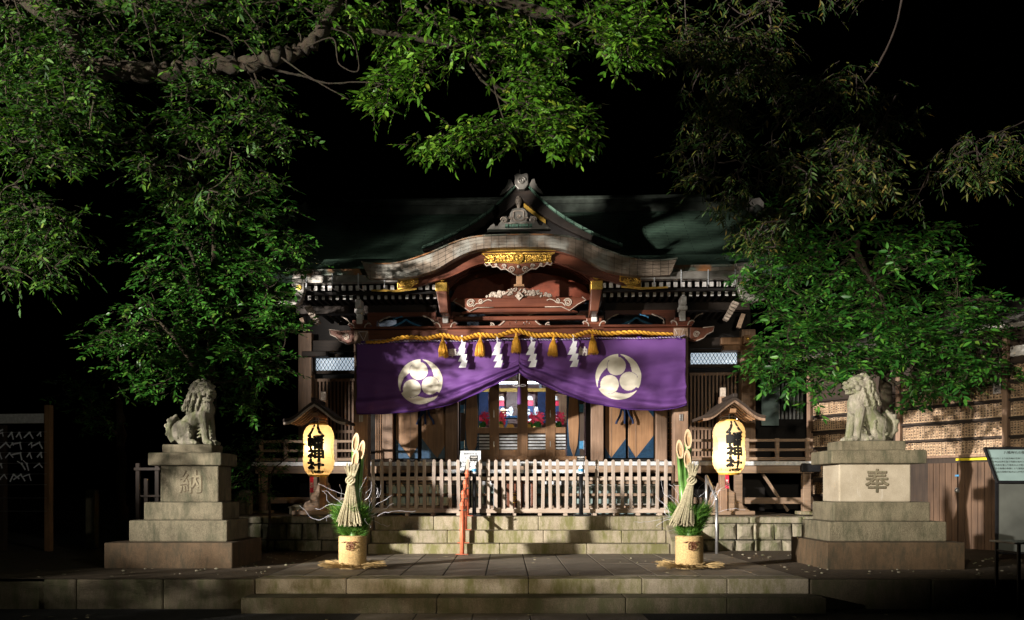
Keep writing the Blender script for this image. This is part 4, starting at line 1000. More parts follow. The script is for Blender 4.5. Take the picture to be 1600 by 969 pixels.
# ------------------------------------------------------------------ altar room contents seen through the glass
at_ = empty('altar_table', (X0, 18.6, 2.04), 'dark blue altar table inside the shrine behind the glass doors', 'table')
m = MB(); m.box(-.55, 1.05, 18.4, 18.8, 2.90, 2.94); m.build('table_top', M_navy, at_)
for x in (-.5, .02, .45, .98):
    m = MB(); m.box(x-.025, x+.025, 18.42, 18.47, 2.04, 2.90); m.build('leg', M_navy, at_)
def solo(mb, name, mat, loc, label, cat, group=None, smooth=False, rz=0, bevel=0):
    e = Vector(loc); me_v = mb.v; mb.v = [(a-e.x, b-e.y, c-e.z) for a, b, c in mb.v]
    o = mb.build(name, mat, None, smooth=smooth, bevel=bevel); o.location = e; o.rotation_euler = (0, 0, rz); return tag(o, label, cat, group)
def poinsettia():
    e = empty('poinsettia', (0,0,0), 'x', 'potted plant', 'red poinsettias inside the glass doors')
    r = random.Random(3); m = MB()
    for k in range(60):
        a = r.uniform(0, 6.28); rr = r.uniform(.02, .14); z = .30+r.uniform(-.06, .07)-rr*.4; L = r.uniform(.06, .10); c, s = math.cos(a), math.sin(a)
        p = Vector((rr*c*1.1, rr*s, z+r.uniform(-.05, .06))); d = Vector((c, -.25, s)).normalized(); b = Vector((-s, 0, c))*L*.28
        m.add([p, p+d*L*.5+b, p+d*L, p+d*L*.5-b], [(0,1,2,3)])
    m.build('red_bracts', M_redfl, e); m = MB()
    for k in range(50):
        a = r.uniform(0, 6.28); rr = r.uniform(.02, .12); z = .18+r.uniform(-.08, .05); L = r.uniform(.06, .1); c, s = math.cos(a), math.sin(a)
        p = Vector((rr*c, rr*s, z)); d = Vector((c, -.2, s)).normalized(); b = Vector((-s, 0, c))*L*.3
        m.add([p, p+d*L*.5+b, p+d*L, p+d*L*.5-b], [(0,1,2,3)])
    m.build('green_leaves', M_leafR, e)
    m = MB(); m.lathe([(.05, 0), (.07, .12), (.0, .12)], (0,0,0), 14); m.build('pot', M_goldp, e, smooth=True); return e
p0 = poinsettia(); first = True
for px, lb in ((750, 'leftmost red poinsettia behind the glass doors'), (777, 'small red poinsettia just right of the left door stile'), (836, 'red poinsettia right of the centre door stile'), (868, 'rightmost red poinsettia behind the glass doors')):
    o = p0 if first else copy_tree(p0); first = False
    o.location = (X_(px, 18.1), 18.1, 2.56); o['label'] = lb; o.scale = (.95, 1.1, 1.12)
cl = empty('altar_backdrop', (X0, 20.0, 2.04), 'dark red and brown altar screen hanging behind the offerings', 'screen')
for k in range(6):
    m = MB(); x = X0-.95+k*.36; m.box(x, x+.30, 19.9, 19.93, 2.9, 3.62-.05*(k % 2)); m.build('cloth_panel', (M_navc, M_door, M_redz, M_inner)[k % 4], cl)
m = MB(); m.box(X0-1.1, X0+1.3, 19.88, 19.95, 3.62, 3.70); m.build('top_rail', M_goldp, cl)
# low shelf they stand on
m = MB(); m.box(-.75, 1.25, 17.95, 18.35, 2.60, 2.64); solo(m, 'flower_shelf', M_door, (X0, 18.1, 2.04), 'narrow wooden shelf under the poinsettias behind the glass', 'shelf')
def banner(px, lb):
    e = empty('hanging_banner', (X_(px, 18.9), 18.9, 2.6), lb, 'banner', 'small striped banners beside the altar')
    x = X_(px, 18.9); m = MB(); m.box(x-.07, x+.07, 18.89, 18.9, 3.20, 3.32); m.build('red_band', M_redfl, e)
    m = MB(); m.box(x-.07, x+.07, 18.89, 18.9, 3.02, 3.199); m.build('navy_band', M_navc, e)
    m = MB(); m.lathe([(.0, .10), (.05, .08), (.07, 0), (0, 0)], (x, 18.9, 3.32), 12, False); m.build('white_cap', M_white, e)
    m = MB(); m.box(x-.05, x+.05, 18.90, 18.91, 2.5, 3.019); m.build('pale_strip', M_clothw, e)
for px, lb in ((743, 'red and navy banner at the left edge of the glass doors'), (783, 'red and navy banner left of the centre door stile'), (828, 'red and navy banner right of the centre door stile'), (868, 'red and navy banner at the right edge of the glass doors')): banner(px, lb)
r = random.Random(8)
for i, (px, wh) in enumerate(((776, 'leftmost on the altar'), (786, 'left part of the altar'), (793, 'just left of the centre stile'), (798, 'nearest the centre stile on its left'), (820, 'nearest the centre stile on its right'), (826, 'right part of the altar'), (838, 'rightmost on the altar'))):
    x = X_(px, 18.55); z = 2.94; m = MB(); k = i % 3
    if k == 0: m.lathe([(.05, 0), (.03, .02), (.03, .05), (.06, .10), (.045, .16), (.02, .2), (.0, .21)], (x, 18.55, z), 12); mt = M_offer; nm, lb, ct = 'offering_jar', 'white lidded offering jar on the dark blue altar table', 'jar'
    elif k == 1: m.box(x-.05, x+.05, 18.5, 18.6, z, z+.12); m.prism([(x-.08, z+.12), (x+.08, z+.12), (x, z+.19)], 18.48, 18.62); mt = M_bamin; nm, lb, ct = 'miniature_shrine', 'tiny pale wooden shrine model on the altar table', 'model shrine'
    else: m.ball((x, 18.55, z+.05), (.05, .05, .05)); m.ball((x, 18.55, z+.12), (.035, .035, .04)); m.lathe([(.06, 0), (.06, .012), (0, .012)], (x, 18.55, z-.0), 12); mt = M_offer; nm, lb, ct = 'rice_cake_offering', 'white stacked rice cake offering on the altar table', 'offering'
    solo(m, nm, mt, (x, 18.55, z), lb.replace(' on the dark blue altar table', '').replace(' on the altar table', '')+', '+wh, ct, 'small white altar offerings', smooth=(k != 1))
for px, w_, wh in ((782, .07, 'left'), (797, .09, 'middle'), (824, .08, 'right')):
    x = X_(px, 18.25); m = MB(); m.prism([(x-w_, 2.641), (x+w_, 2.641), (x+w_*.7, 2.73), (x-w_*.7, 2.73)], 17.97, 18.05)
    solo(m, 'gold_offering_box', M_goldp, (x, 18.0, 2.64), '%s one of three gold offering boxes on the shelf behind the glass doors' % wh, 'box', 'gold boxes on the shelf')

# ------------------------------------------------------------------ platform furniture
# offertory box
ob = empty('offertory_box', (X_(803, 15.35), 15.4, ZF), 'dark wooden offertory box with a slatted front behind the middle picket fence', 'box')
xa, xb, zt = X_(771, 15.35), X_(836, 15.35), Z_(752, 15.35)
m = MB(); m.box(xa, xb, 15.25, 15.65, ZF+.06, zt-.04); m.build('body', M_black, ob, bevel=.01)
for k in range(7):
    x = xa+.05+(xb-xa-.1)*k/6; m = MB(); m.box(x-.03, x+.03, 15.22, 15.249, ZF+.02, zt-.045); m.build('front_slat', M_redz, ob, bevel=.005)
m = MB(); m.box(xa-.04, xb+.04, 15.2, 15.68, zt-.04, zt); m.build('rim', M_redz, ob, bevel=.01)
m = MB(); m.ring((xa+xb)/2, (ZF+zt)/2, .09, .02, 15.20, 15.219); m.ball(((xa+xb)/2, 15.2, (ZF+zt)/2), (.04, .02, .04)); m.build('emblem', M_goldp, ob)
# picket fences
def fence(name, pa, pb, n, Y, yaw, label, za=718, zb=797):
    cx = X_((pa+pb)/2, Y); e = empty(name, (cx, Y, ZF), label, 'fence', 'low wooden picket fences on the platform')
    e.rotation_euler = (0, 0, yaw); hw = (pb-pa)/2*Y/F; z1, z0 = Z_(za, Y), Z_(zb, Y)
    prof = [(-.03, z0), (.03, z0), (.03, z1-.028), (.022, z1-.008), (.01, z1), (-.01, z1), (-.022, z1-.008), (-.03, z1-.028)]
    base = None
    for i in range(n):
        x = cx-hw+2*hw*(i+.5)/n
        if base is None:
            m = MB(); m.prism([(cx+a, b) for a, b in prof], Y-.012, Y+.012); base = m.build('picket', M_pick, e, bevel=.004); q = base
        else: q = base.copy(); COL.objects.link(q); q.parent = e
        q.location = (x-cx, random.uniform(-.002, .002), random.uniform(-.006, .006)); q.rotation_euler = (0, random.uniform(-.018, .018), 0)
    for z, h, d in ((z0-.0, .075, -.0), (z0+.43*(z1-z0)*1.45, .065, 0)):
        m = MB(); m.box(cx-hw-.02, cx+hw+.02, Y+.0125, Y+.036, z-h/2, z+h/2); m.build('rail', M_pickx, e, bevel=.004)
    m = MB(); m.box(cx-hw-.02, cx+hw+.02, Y-.036, Y-.0125, z0-.05, z0+.02); m.build('rail', M_pickx, e, bevel=.004)
    for k in range(4):
        x = cx-hw+2*hw*(k+.5)/4; m = MB(); m.box(x-.03, x+.03, Y-.14, Y+.14, ZF+.002, z0-.051); m.build('foot', M_pickx, e, bevel=.004)
fence('picket_fence', 577, 737, 12, 14.98, R(-1), 'picket fence section left of the orange handrail, warm lit at its left end')
fence('picket_fence', 744, 903, 13, 14.92, 0, 'middle picket fence section between the two hand sanitiser stands')
fence('picket_fence', 911, 1047, 10, 14.98, R(1), 'picket fence section right of the right sanitiser stand')
# more thin pickets overlapping at the joints
# hand sanitiser stands
def sanitiser(px, label):
    Y = 14.72; x = X_(px, Y); e = empty('sanitiser_stand', (x, Y, ZF), label, 'sanitiser stand', 'hand sanitiser stands in front of the picket fence')
    z1 = Z_(742, Y)
    m = MB(); m.box(x-.13, x+.13, Y-.11, Y+.11, ZF, ZF+.025); m.build('base', M_blackm, e, bevel=.006)
    m = MB(); m.tube([(x, Y, ZF+.02), (x, Y, z1)], .035, 12); m.build('pole', M_blackm, e, smooth=True)
    m = MB(); m.box(x-.055, x+.055, Y-.05, Y+.05, z1, z1+.02); m.build('tray', M_blackm, e, bevel=.004)
    m = MB(); m.lathe([(.042, 0), (.045, .01), (.045, .10), (.03, .125), (.014, .135), (.014, .16), (0, .16)], (x, Y, z1+.02), 16); b = m.build('bottle', M_paper, e, smooth=True)
    m = MB(); m.lathe([(.0458, .03), (.0458, .085)], (x, Y, z1+.02), 16, False); m.build('bottle_label', M_bluep, b, smooth=True)
    m = MB(); m.tube([(x, Y, z1+.18), (x, Y, z1+.215), (x, Y-.05, z1+.212)], .007, 6); m.build('pump', M_white, b)
    m = MB(); m.box(x-.075, x+.065, Y-.0, Y+.006, z1+.23, z1+.33); s = m.build('notice_plate', M_black, e)
    m = MB(); m.tube([(x+.045, Y+.003, z1), (x+.045, Y+.003, z1+.24)], .006, 6); m.build('plate_rod', M_blackm, e)
    m = MB(); m.text('手指消毒', (x-.005, Y-.003, z1+.295), .030, 0, .001); m.text('ご協力下さい', (x-.005, Y-.003, z1+.255), .02, 0); m.build('lettering', M_white, s)
sanitiser(741, 'black hand sanitiser stand with pump bottle, beside the white notice board')
sanitiser(908, 'black hand sanitiser stand with pump bottle, right of the middle picket fence')
# white notice on a stand
Y = 15.12; nb = empty('notice_board', (X_(735, Y), Y, ZF), 'white slanted notice board with rows of small printed text behind the picket fence', 'notice board')
xa, xb, z0, z1 = X_(719, Y), X_(751, Y), Z_(735, Y), Z_(704, Y); cx = (xa+xb)/2
m = MB(); m.add([(xa-.02, Y-.0, z0), (xb, Y-.0, z0), (xb+.0, Y+.10, z1), (xa, Y+.10, z1), (xa-.02, Y+.02, z0-.0), (xb, Y+.02, z0), (xb, Y+.12, z1), (xa, Y+.12, z1)], [(0,1,2,3),(4,7,6,5),(0,3,7,4),(1,5,6,2),(3,2,6,7),(0,4,5,1)])
bd = m.build('board', M_louv, nb); m = MB()
tl = math.atan2(.10, z1-z0)
for k, s in enumerate(('参拝の作法', '二礼二拍手一礼', '鈴を鳴らします', '静かにお参り下さい')):
    f = .84-.22*k; m.text(s, (cx-.005, Y+.10*f-.004, z0+(z1-z0)*f), .048 if k == 0 else .04, 0, .0, tilt=tl)
m.build('lettering', M_ink, bd)
m = MB(); m.tube([(cx, Y+.06, ZF), (cx, Y+.06, z0+.1)], .018, 8); m.build('pole', M_blackm, nb); m = MB(); m.box(cx-.16, cx+.16, Y-.1, Y+.2, ZF, ZF+.02); m.build('base', M_blackm, nb)
# vermilion stepped handrail climbing the stairs, seen end on
hr = empty('vermilion_handrail', (-.64, 14.1, ZP), 'orange-red stepped handrail climbing the middle of the stone stairs', 'handrail')
tops = []
for (px, yf, yt, Y) in ((722, 865, 791, 13.66), (724, 848, 773, 13.98), (727, 831, 757, 14.3), (730, 808, 741, 14.62)):
    x = X_(px, Y); zb = {13.66: ZP, 13.98: .503, 14.3: .70, 14.62: ZF}[Y]; zt = Z_(yt, Y); tops.append((x, Y, zt))
    m = MB(); m.tube([(x, Y, zb), (x, Y, zt)], .034, 12); p = m.build('post', M_vermil, hr, smooth=True)
    m = MB(); m.lathe([(.04, 0), (.046, .02), (.03, .04), (.034, .055), (.0, .085)], (x, Y, zt), 12, False); m.build('post_cap', M_vermil, p, smooth=True)
    m = MB(); m.box(x-.10, x+.10, Y-.05, Y+.05, zb+.002, zb+.012); m.build('foot_plate', M_vermil, p, bevel=.004)
    m = MB(); m.tube([(x-.05, Y-.02, zt-.07), (x+.07, Y-.02, zt-.06)], .014, 8); m.build('clamp', M_carve, p)
for d in (.06, .36):
    m = MB(); m.tube([(a, b, c-d) for a, b, c in tops], .024, 10); m.build('rail', M_vermil, hr, smooth=True)
# metal handrail right of the stairs
mh = empty('metal_handrail', (X_(1120, 13.8), 13.8, ZP), 'thin grey metal handrail sloping up beside the right end of the stone stairs', 'handrail')
a = (X_(1120, 13.8), 13.8, ZP); b = (a[0], a[1], Z_(781, 13.8)); c = (X_(1104, 14.8), 14.8, Z_(744, 14.8)); d = (c[0], c[1], ZF)
m = MB(); m.tube([a, b], .026, 12); m.build('post', M_metal, mh, smooth=True); m = MB(); m.tube([d, c], .026, 12); m.build('post', M_metal, mh, smooth=True)
m = MB(); m.tube([b, c], .026, 12); m.build('rail', M_metal, mh, smooth=True)

# ------------------------------------------------------------------ lanterns on roofed stands
def lantern(pcx, Yl, wpx, yt, yb, label, slabel, rpy, redflag, yaw):
    x = X_(pcx, Yl); zt, zb = Z_(yt, Yl), Z_(yb, Yl); H = zt-zb; W = wpx*Yl/F/2
    # stand
    st = empty('lantern_stand', (x, Yl+.42, ZF), slabel, 'lantern stand', 'roofed wooden lantern stands on the platform')
    yp = Yl+.42; zr = Z_(rpy, Yl+.1)
    m = MB(); m.box(x-.065, x+.065, yp-.065, yp+.065, ZF, zr+.1); m.build('post', M_post if pcx > 800 else M_door, st, bevel=.01)
    m = MB(); m.box(x-.05, x+.05, Yl-.3, yp+.05, zt+.12, zt+.19); m.build('arm', M_door, st, bevel=.006)
    m = MB(); m.box(x-.045, x+.045, yp-.045, yp+.045, zr+.1, zr+.26); m.build('post_tip', M_edge, st, bevel=.006)
    for s in (-1, 1):
        pts = [(x+s*.065, ZF), (x+s*.52, ZF), (x+s*.46, ZF+.09), (x+s*.38, ZF+.12), (x+s*.33, ZF+.22), (x+s*.24, ZF+.26), (x+s*.22, ZF+.40), (x+s*.13, ZF+.44), (x+s*.10, ZF+.56), (x+s*.065, ZF+.58)]
        m = MB(); m.prism(pts, yp-.03, yp+.03); m.build('carved_wing', M_deck, st, bevel=.008)
    m = MB(); m.box(x-.55, x+.55, yp-.10, yp+.10, ZF-.0, ZF+.07); m.build('base_beam', M_deck, st, bevel=.01)
    # curved roof
    hw = 47*Yl/F; sec = interp([(0, .0, 0), (hw*.28, -.10, 0), (hw*.6, -.24, 0), (hw*.82, -.30, 0), (hw, -.315, 0)], 12)
    c_ = [(x-p.x, zr+p.y) for p in reversed(sec)]+[(x+p.x, zr+p.y) for p in sec[1:]]
    m = MB(); m.ribbon([(a, b+.02) for a, b in c_], [(a, b-.03) for a, b in c_], Yl-.38, Yl+.62); rf = m.build('roof', M_darkz, st, smooth=False)
    m = MB(); m.ribbon([(a, b-.031) for a, b in c_], [(a, b-.075) for a, b in c_], Yl-.36, Yl-.31); m.build('roof_edge_board', M_edge if pcx < 800 else M_post, rf)
    m = MB(); m.box(x-.04, x+.04, Yl-.42, Yl+.64, zr+.005, zr+.07); m.build('roof_ridge', M_dark, rf, bevel=.01)
    for k in range(5):
        m = MB(); yy = Yl-.26+k*.17; m.ribbon([(a, b-.032) for a, b in c_[3:-3]], [(a, b-.06) for a, b in c_[3:-3]], yy, yy+.03); m.build('roof_rib', M_door, rf)
    # lantern
    e = empty('paper_lantern', (x, Yl, zb), label, 'lantern', 'lit paper lanterns in front of the shrine')
    prof = []; n = 40
    for i in range(n+1):
        v = i/n; r_ = W*(.80+.20*min(1, math.sin(PI*min(max(v, 0.0), 1))**.45)) if True else W
        r_ = W*(1-.42*abs(2*v-1)**5)*(1-.05*math.cos((v-.42)*2*PI)**2*0)
        r_ *= 1-.07*math.exp(-((v-.55)/.16)**2)
        r_ += .0035*math.sin(v*PI*26)
        prof.append((r_, v*H))
    m = MB(); m.lathe(prof, (x, Yl, zb), 48, False); pb = m.build('paper_body', M_lpaper, e, smooth=True)
    m = MB(); m.lathe([(W*.60, -.012), (W*.63, 0), (W*.63, .03), (W*.5, .03), (W*.5, -.012)], (x, Yl, zb-.01), 32, False); m.build('bottom_ring', M_goldp, e, smooth=True)
    m = MB(); m.lathe([(W*.45, H-.02), (W*.60, H-.02), (W*.62, H), (W*.56, H+.02), (0, H+.022)], (x, Yl, zb), 32, False); m.build('top_ring', M_goldp, e, smooth=True)
    m = MB(); m.tube([(x, Yl, zt), (x, Yl, zt+.13)], .008, 6); m.tube(interp([(x-.14, Yl, zt-.0), (x-.13, Yl, zt+.06), (x, Yl, zt+.08), (x+.13, Yl, zt+.06), (x+.14, Yl, zt)], 12), .008, 6); m.build('hook', M_metal, e)
    def proj(verts, off=.004):                    # wrap flat lettering round the paper
        out = []
        for (a, b, c) in verts:
            v = min(.999, max(0, (c-zb)/H)); k = v*n; i = int(k); r_ = prof[i][0]+(prof[i+1][0]-prof[i][0])*(k-i)+off
            th = (a-x)/(W*1.0)+yaw; out.append((x+r_*math.sin(th), Yl-r_*math.cos(th), c))
        return out
    m = MB(); zc = [zt-H*f for f in (.135, .36, .60, .83)]
    for ch, z in zip('八幡神社', zc): m.text(ch, (x, Yl, z-.0), .245, 0, 0, vertical=True, sx=1.3, thick=.0135)
    m.v = proj(m.v); m.build('lettering', M_ink, pb)
    m = MB()                                      # gilt crane-and-wave side panels, drawn as arcs
    for s in (-1, 1):
        for r1 in (.03, .055, .08, .105, .13):
            pts = [(x+s*W*1.62-s*abs(r1)*math.cos(t)*1.1, 0, zc[1]-.10+r1*1.5*math.sin(t)) for t in [(-PI/2)+PI*q/16 for q in range(17)]]
            m.add([q for p in pts for q in ((p[0], 0, p[2]), (p[0]+s*.009, 0, p[2]))], [(2*i, 2*i+1, 2*i+3, 2*i+2) for i in range(16)])
    for k in range(40):
        a = k/40*2*PI; px_ = x+W*a/1.0; h = .04+.025*math.sin(k*2.1)+.015*math.sin(k*5.3)
        m.add([(px_-.02, 0, zb+.05), (px_+.02, 0, zb+.05), (px_+.004, 0, zb+.05+h), (px_-.006, 0, zb+.05+h*.8)], [(0,1,2,3)])
    m.v = proj(m.v, .003); m.build('painted_pattern', M_goldp, pb)
    if redflag:
        m = MB(); q = redflag; m.box(q[0]-.03, q[0]+.03, Yl-.01, Yl+.0, zb-q[1], zb-.02); fl_ = m.build('red_tag', M_redfl, e)
        m = MB(); m.text('献灯', (q[0], Yl-.014, zb-.02-q[1]/2), .045, 0, .001, vertical=True); m.build('lettering', M_clothw, fl_)
    l = bpy.data.lights.new('lantern_bulb', 'POINT'); l.energy = 11.5; l.color = (1, .80, .48); l.shadow_soft_size = .05
    lo_ = bpy.data.objects.new('lantern_bulb', l); COL.objects.link(lo_); lo_.location = (x+(-.03 if pcx < 800 else -.05), Yl-.145, zb+H*(.55 if pcx < 800 else .38)); 
lantern(498, 15.05, 49, 664, 743, 'glowing paper lantern hanging left of the purple curtain, white-hot in its middle', 'wooden roofed stand of the left paper lantern, with carved wing boards', 632, (X_(489, 15.05)-.02, .30), .0)
lantern(1139, 15.0, 51, 658, 740, 'glowing paper lantern hanging right of the purple curtain, amber at its top', 'wooden roofed stand of the right paper lantern, paler and wider', 626, (X_(1136, 15.0), .26), .12)

# ------------------------------------------------------------------ new-year bamboo and pine arrangements
def kadomatsu(x, Y, label, lean, tops, seed):
    e = empty('kadomatsu', (x, Y, ZP+.006), label, 'pine and bamboo decoration', 'new-year bamboo and pine decorations on the paving')
    r = random.Random(seed); z0 = ZP+.006; Rt = .175
    prof = [(Rt-.01, 0)]
    for k in range(26): z = .005+k*.016; prof += [(Rt-.004, z), (Rt+.006, z+.005), (Rt+.006, z+.010), (Rt-.004, z+.0155)]
    prof += [(Rt-.01, .425), (Rt-.04, .43), (0, .43)]
    m = MB(); m.lathe(prof, (x, Y, z0), 36, False); tb_ = m.build('straw_wrapped_tub', M_strawy, e, smooth=True)
    m = MB()
    for k in range(5):
        a = 2*PI*k/5; m.tube([(x+.03*math.cos(a)+.028*math.cos(t), Y-Rt-.012, z0+.30+.03*math.sin(a)+.028*math.sin(t)) for t in [2*PI*q/12 for q in range(13)]], .005, 5)
    m.tube(interp([(x-.11, Y-Rt+.0, z0+.345), (x-.05, Y-Rt-.02, z0+.36), (x, Y-Rt-.02, z0+.335), (x+.05, Y-Rt-.02, z0+.36), (x+.11, Y-Rt, z0+.345)], 14), .005, 5)
    m.build('knotted_rope_flower', M_redz, tb_, smooth=True)
    m = MB()
    for k in range(420):
        a = r.uniform(0, 2*PI); L = r.uniform(.13, .23)*(1.25 if abs(math.cos(a)) > .6 else .75); z = z0+r.uniform(.005, .03); up = r.uniform(-.0, .07)
        p = Vector((x+Rt*math.cos(a)*.97, Y+Rt*math.sin(a)*.97, z+.01)); a2 = a+r.uniform(-.35, .35); q = p+Vector((math.cos(a2)*L, math.sin(a2)*L, up-.005))
        m.tube([p, (p+q)/2+Vector((0, 0, .012)), q], [.0035, .003, .002], 4)
    m.build('straw_skirt', M_strawy, e)
    # bamboo
    for (dx, dy, zt, rad, ln) in tops:
        c0 = Vector((x+dx*.4, Y+dy, z0+.42)); c1 = Vector((x+dx, Y+dy, zt)); ax_ = (c1-c0).normalized(); k = 22; cut = .27
        m = MB(); vs = []; hs = [0, .2, .42, .45, .47, .9, 1]
        U = Vector((1, 0, 0)); V = ax_.cross(U).normalized(); U = V.cross(ax_)
        rings = []
        for h in hs:
            rr = rad*(1.06 if h in (.45,) else 1)
            for j in range(k):
                t = 2*PI*j/k; p = c0.lerp(c1, h)+(U*math.cos(t)+V*math.sin(t))*rr
                if h == 1: p = p+ax_*(cut*.5)*((p-c1).dot(Vector((.15, .99, 0)))/rad)
                vs.append(p)
        n = len(hs); m.add(vs, [(i*k+j, i*k+(j+1)%k, (i+1)*k+(j+1)%k, (i+1)*k+j) for i in range(n-1) for j in range(k)])
        b = m.build('bamboo', M_bamboo, e, smooth=True)
        # cut face: rim plus recessed hollow; V points away or towards the viewer
        topv = vs[-k:]; cen = sum(topv, Vector())/k; inn = [cen+(p-cen)*.70 for p in topv]; deep = [p-ax_*.06 for p in inn]
        m = MB(); m.add(list(topv)+inn, [(j, (j+1)%k, k+(j+1)%k, k+j) for j in range(k)]); m.mi = 1
        m.add(inn+deep, [(j, (j+1)%k, k+(j+1)%k, k+j) for j in range(k)]+[tuple(range(k, 2*k))])
        m.build('cut_face', [M_bamin, M_bamh], b)
    # pine skirt: needle tufts
    P_, D_ = [], []
    m = MB()
    for k in range(330):
        a = r.uniform(0, 2*PI); h = r.random(); rr = .07+.17*h**.8*r.uniform(.55, 1.1)
        p = Vector((x+rr*math.cos(a), Y+rr*math.sin(a)*.9, z0+.40+h*.36)); d = Vector((math.cos(a)*.8, math.sin(a)*.8, r.uniform(.5, 2.2))).normalized()
        for q in range(20):
            v = (d+Vector((r.gauss(0, .32), r.gauss(0, .32), r.gauss(0, .3)))).normalized(); L = r.uniform(.09, .17)
            s_ = v.cross(Vector((r.gauss(0,1), r.gauss(0,1), r.gauss(0,1)))).normalized()*.0034
            m.add([p-s_, p+s_, p+v*L], [(0,1,2)])
    m.build('pine_sprays', M_pine, e)
    # straw bundle with knot
    zk = z0+1.14; bx = x+lean[0]
    m = MB()
    for k in range(230):
        a = r.uniform(0, 2*PI); q = math.sqrt(r.random()); ex = lean[1]
        p0 = Vector((bx+.035*q*math.cos(a), Y-.16+.03*q*math.sin(a), zk)); p1 = Vector((bx+ex*.5+.085*q*math.cos(a), Y-.20+.05*q*math.sin(a), zk-.28)); p2 = Vector((bx+ex+.165*q*math.cos(a), Y-.22+.07*q*math.sin(a), zk-.56+r.uniform(-.03, .05)))
        m.tube([p0, p1, p2], [.005, .006, .005], 4)
    for k in range(80):
        a = r.uniform(0, 2*PI); q = r.random()
        m.tube([(bx+.03*q*math.cos(a), Y-.16, zk), (bx+.06*q*math.cos(a)-lean[1]*.15, Y-.15, zk+.09), (bx+.10*q*math.cos(a)-lean[1]*.2, Y-.14+.03*math.sin(a), zk+r.uniform(.15, .24))], .0045, 4)
    m.build('straw_bundle', M_straw, e)
    m = MB()
    for k in range(4):
        t0 = k*PI/2; m.tube([(bx+.022*math.cos(t0)+.034*math.cos(t), Y-.205+.012*math.sin(2*t), zk+.022*math.sin(t0)*.9+.034*math.sin(t)) for t in [2*PI*q/14 for q in range(15)]], .013, 6)
    m.build('straw_knot', M_straw, e, smooth=True)
    # winding silvery twigs
    m = MB()
    for k in range(26):
        s = r.choice((-1, 1)) if seed != 2 else (1 if k % 3 else -1); p = Vector((x+s*.08, Y+.02, z0+.6)); pts = [p.copy()]; d = Vector((s*r.uniform(.15, .9), r.uniform(-.25, .25), 1)).normalized(); n = r.randint(12, 18)
        for q in range(n):
            d = (d+Vector((r.gauss(0, .38), r.gauss(0, .2), r.gauss(.04, .28)))).normalized(); p = p+d*.045; pts.append(p.copy())
        m.tube(interp(pts, n*2), [.0032*(1-.6*i/(n*2)) for i in range(n*2+1)], 4)
    m.build('winding_twigs', M_twigw, e)
    return e
Yk = 11.2
kadomatsu(X_(551, Yk), Yk, 'bamboo, pine and straw new-year decoration left of the stairs, its straw bundle hanging straight', (0.01, -.01), [(.03, .03, Z_(692, Yk), .046, 0), (.115, -.01, Z_(704, Yk), .042, 0), (.045, -.075, Z_(719, Yk), .044, 0)], 1)
kadomatsu(X_(1077, Yk), Yk, 'bamboo and pine new-year decoration right of the stairs, straw bundle swept to the left', (-.01, -.13), [(-.01, .03, Z_(686, Yk), .048, 0), (-.125, -.01, Z_(703, Yk), .045, 0), (-.04, -.075, Z_(719, Yk), .045, 0)], 2)

# ------------------------------------------------------------------ guardian lion-dogs and their pedestals
def remeshed(name, m, mat, parent, voxel, smooth_it=2, disp=0.):
    me = bpy.data.meshes.new('tmp'); me.from_pydata(m.v, [], m.f); o = bpy.data.objects.new('tmp', me); COL.objects.link(o)
    r_ = o.modifiers.new('r', 'REMESH'); r_.mode = 'VOXEL'; r_.voxel_size = voxel; r_.use_smooth_shade = True
    s_ = o.modifiers.new('s', 'SMOOTH'); s_.factor = .5; s_.iterations = smooth_it
    if disp:
        tx = bpy.data.textures.new('stone_pits', 'CLOUDS'); tx.noise_scale = .02; d_ = o.modifiers.new('d', 'DISPLACE'); d_.texture = tx; d_.strength = disp; d_.texture_coords = 'LOCAL'
    dg = bpy.context.evaluated_depsgraph_get(); dg.update()
    nm = bpy.data.meshes.new_from_object(o.evaluated_get(dg)); bpy.data.objects.remove(o); nm.name = name
    nm.materials.clear(); nm.materials.append(mat); nm.polygons.foreach_set('use_smooth', [True]*len(nm.polygons))
    ob = bpy.data.objects.new(name, nm); COL.objects.link(ob); ob.parent = parent; return ob
def caps(m, a, b, ra, rb, k=12):
    a, b = Vector(a), Vector(b); n = 6
    pts = [a.lerp(b, i/n) for i in range(n+1)]; rr = [ra+(rb-ra)*i/n for i in range(n+1)]
    m.tube(pts, rr, k); m.ball(a, ra, (0,0,0), k, 8); m.ball(b, rb, (0,0,0), k, 8)
def curl(m, c, r_, ax, th, turns=1.6, thick=None, H=None, k=6):
    # small stone curl lying on a surface with normal ax
    ax = Vector(ax).normalized(); u = ax.cross(Vector((0, 0, 1))).normalized() if abs(ax.z) < .95 else Vector((1, 0, 0)); v = ax.cross(u); n = 18
    pts = [Vector(c)+ (u*math.cos(th+2*PI*turns*i/n)+v*math.sin(th+2*PI*turns*i/n))*r_*(1-.85*i/n)+ax*(.5*r_*i/n) for i in range(n+1)]
    if H: pts = [H(p) for p in pts]
    m.tube(pts, [(thick or r_*.36)*(1-.2*i/n) for i in range(n+1)], k)
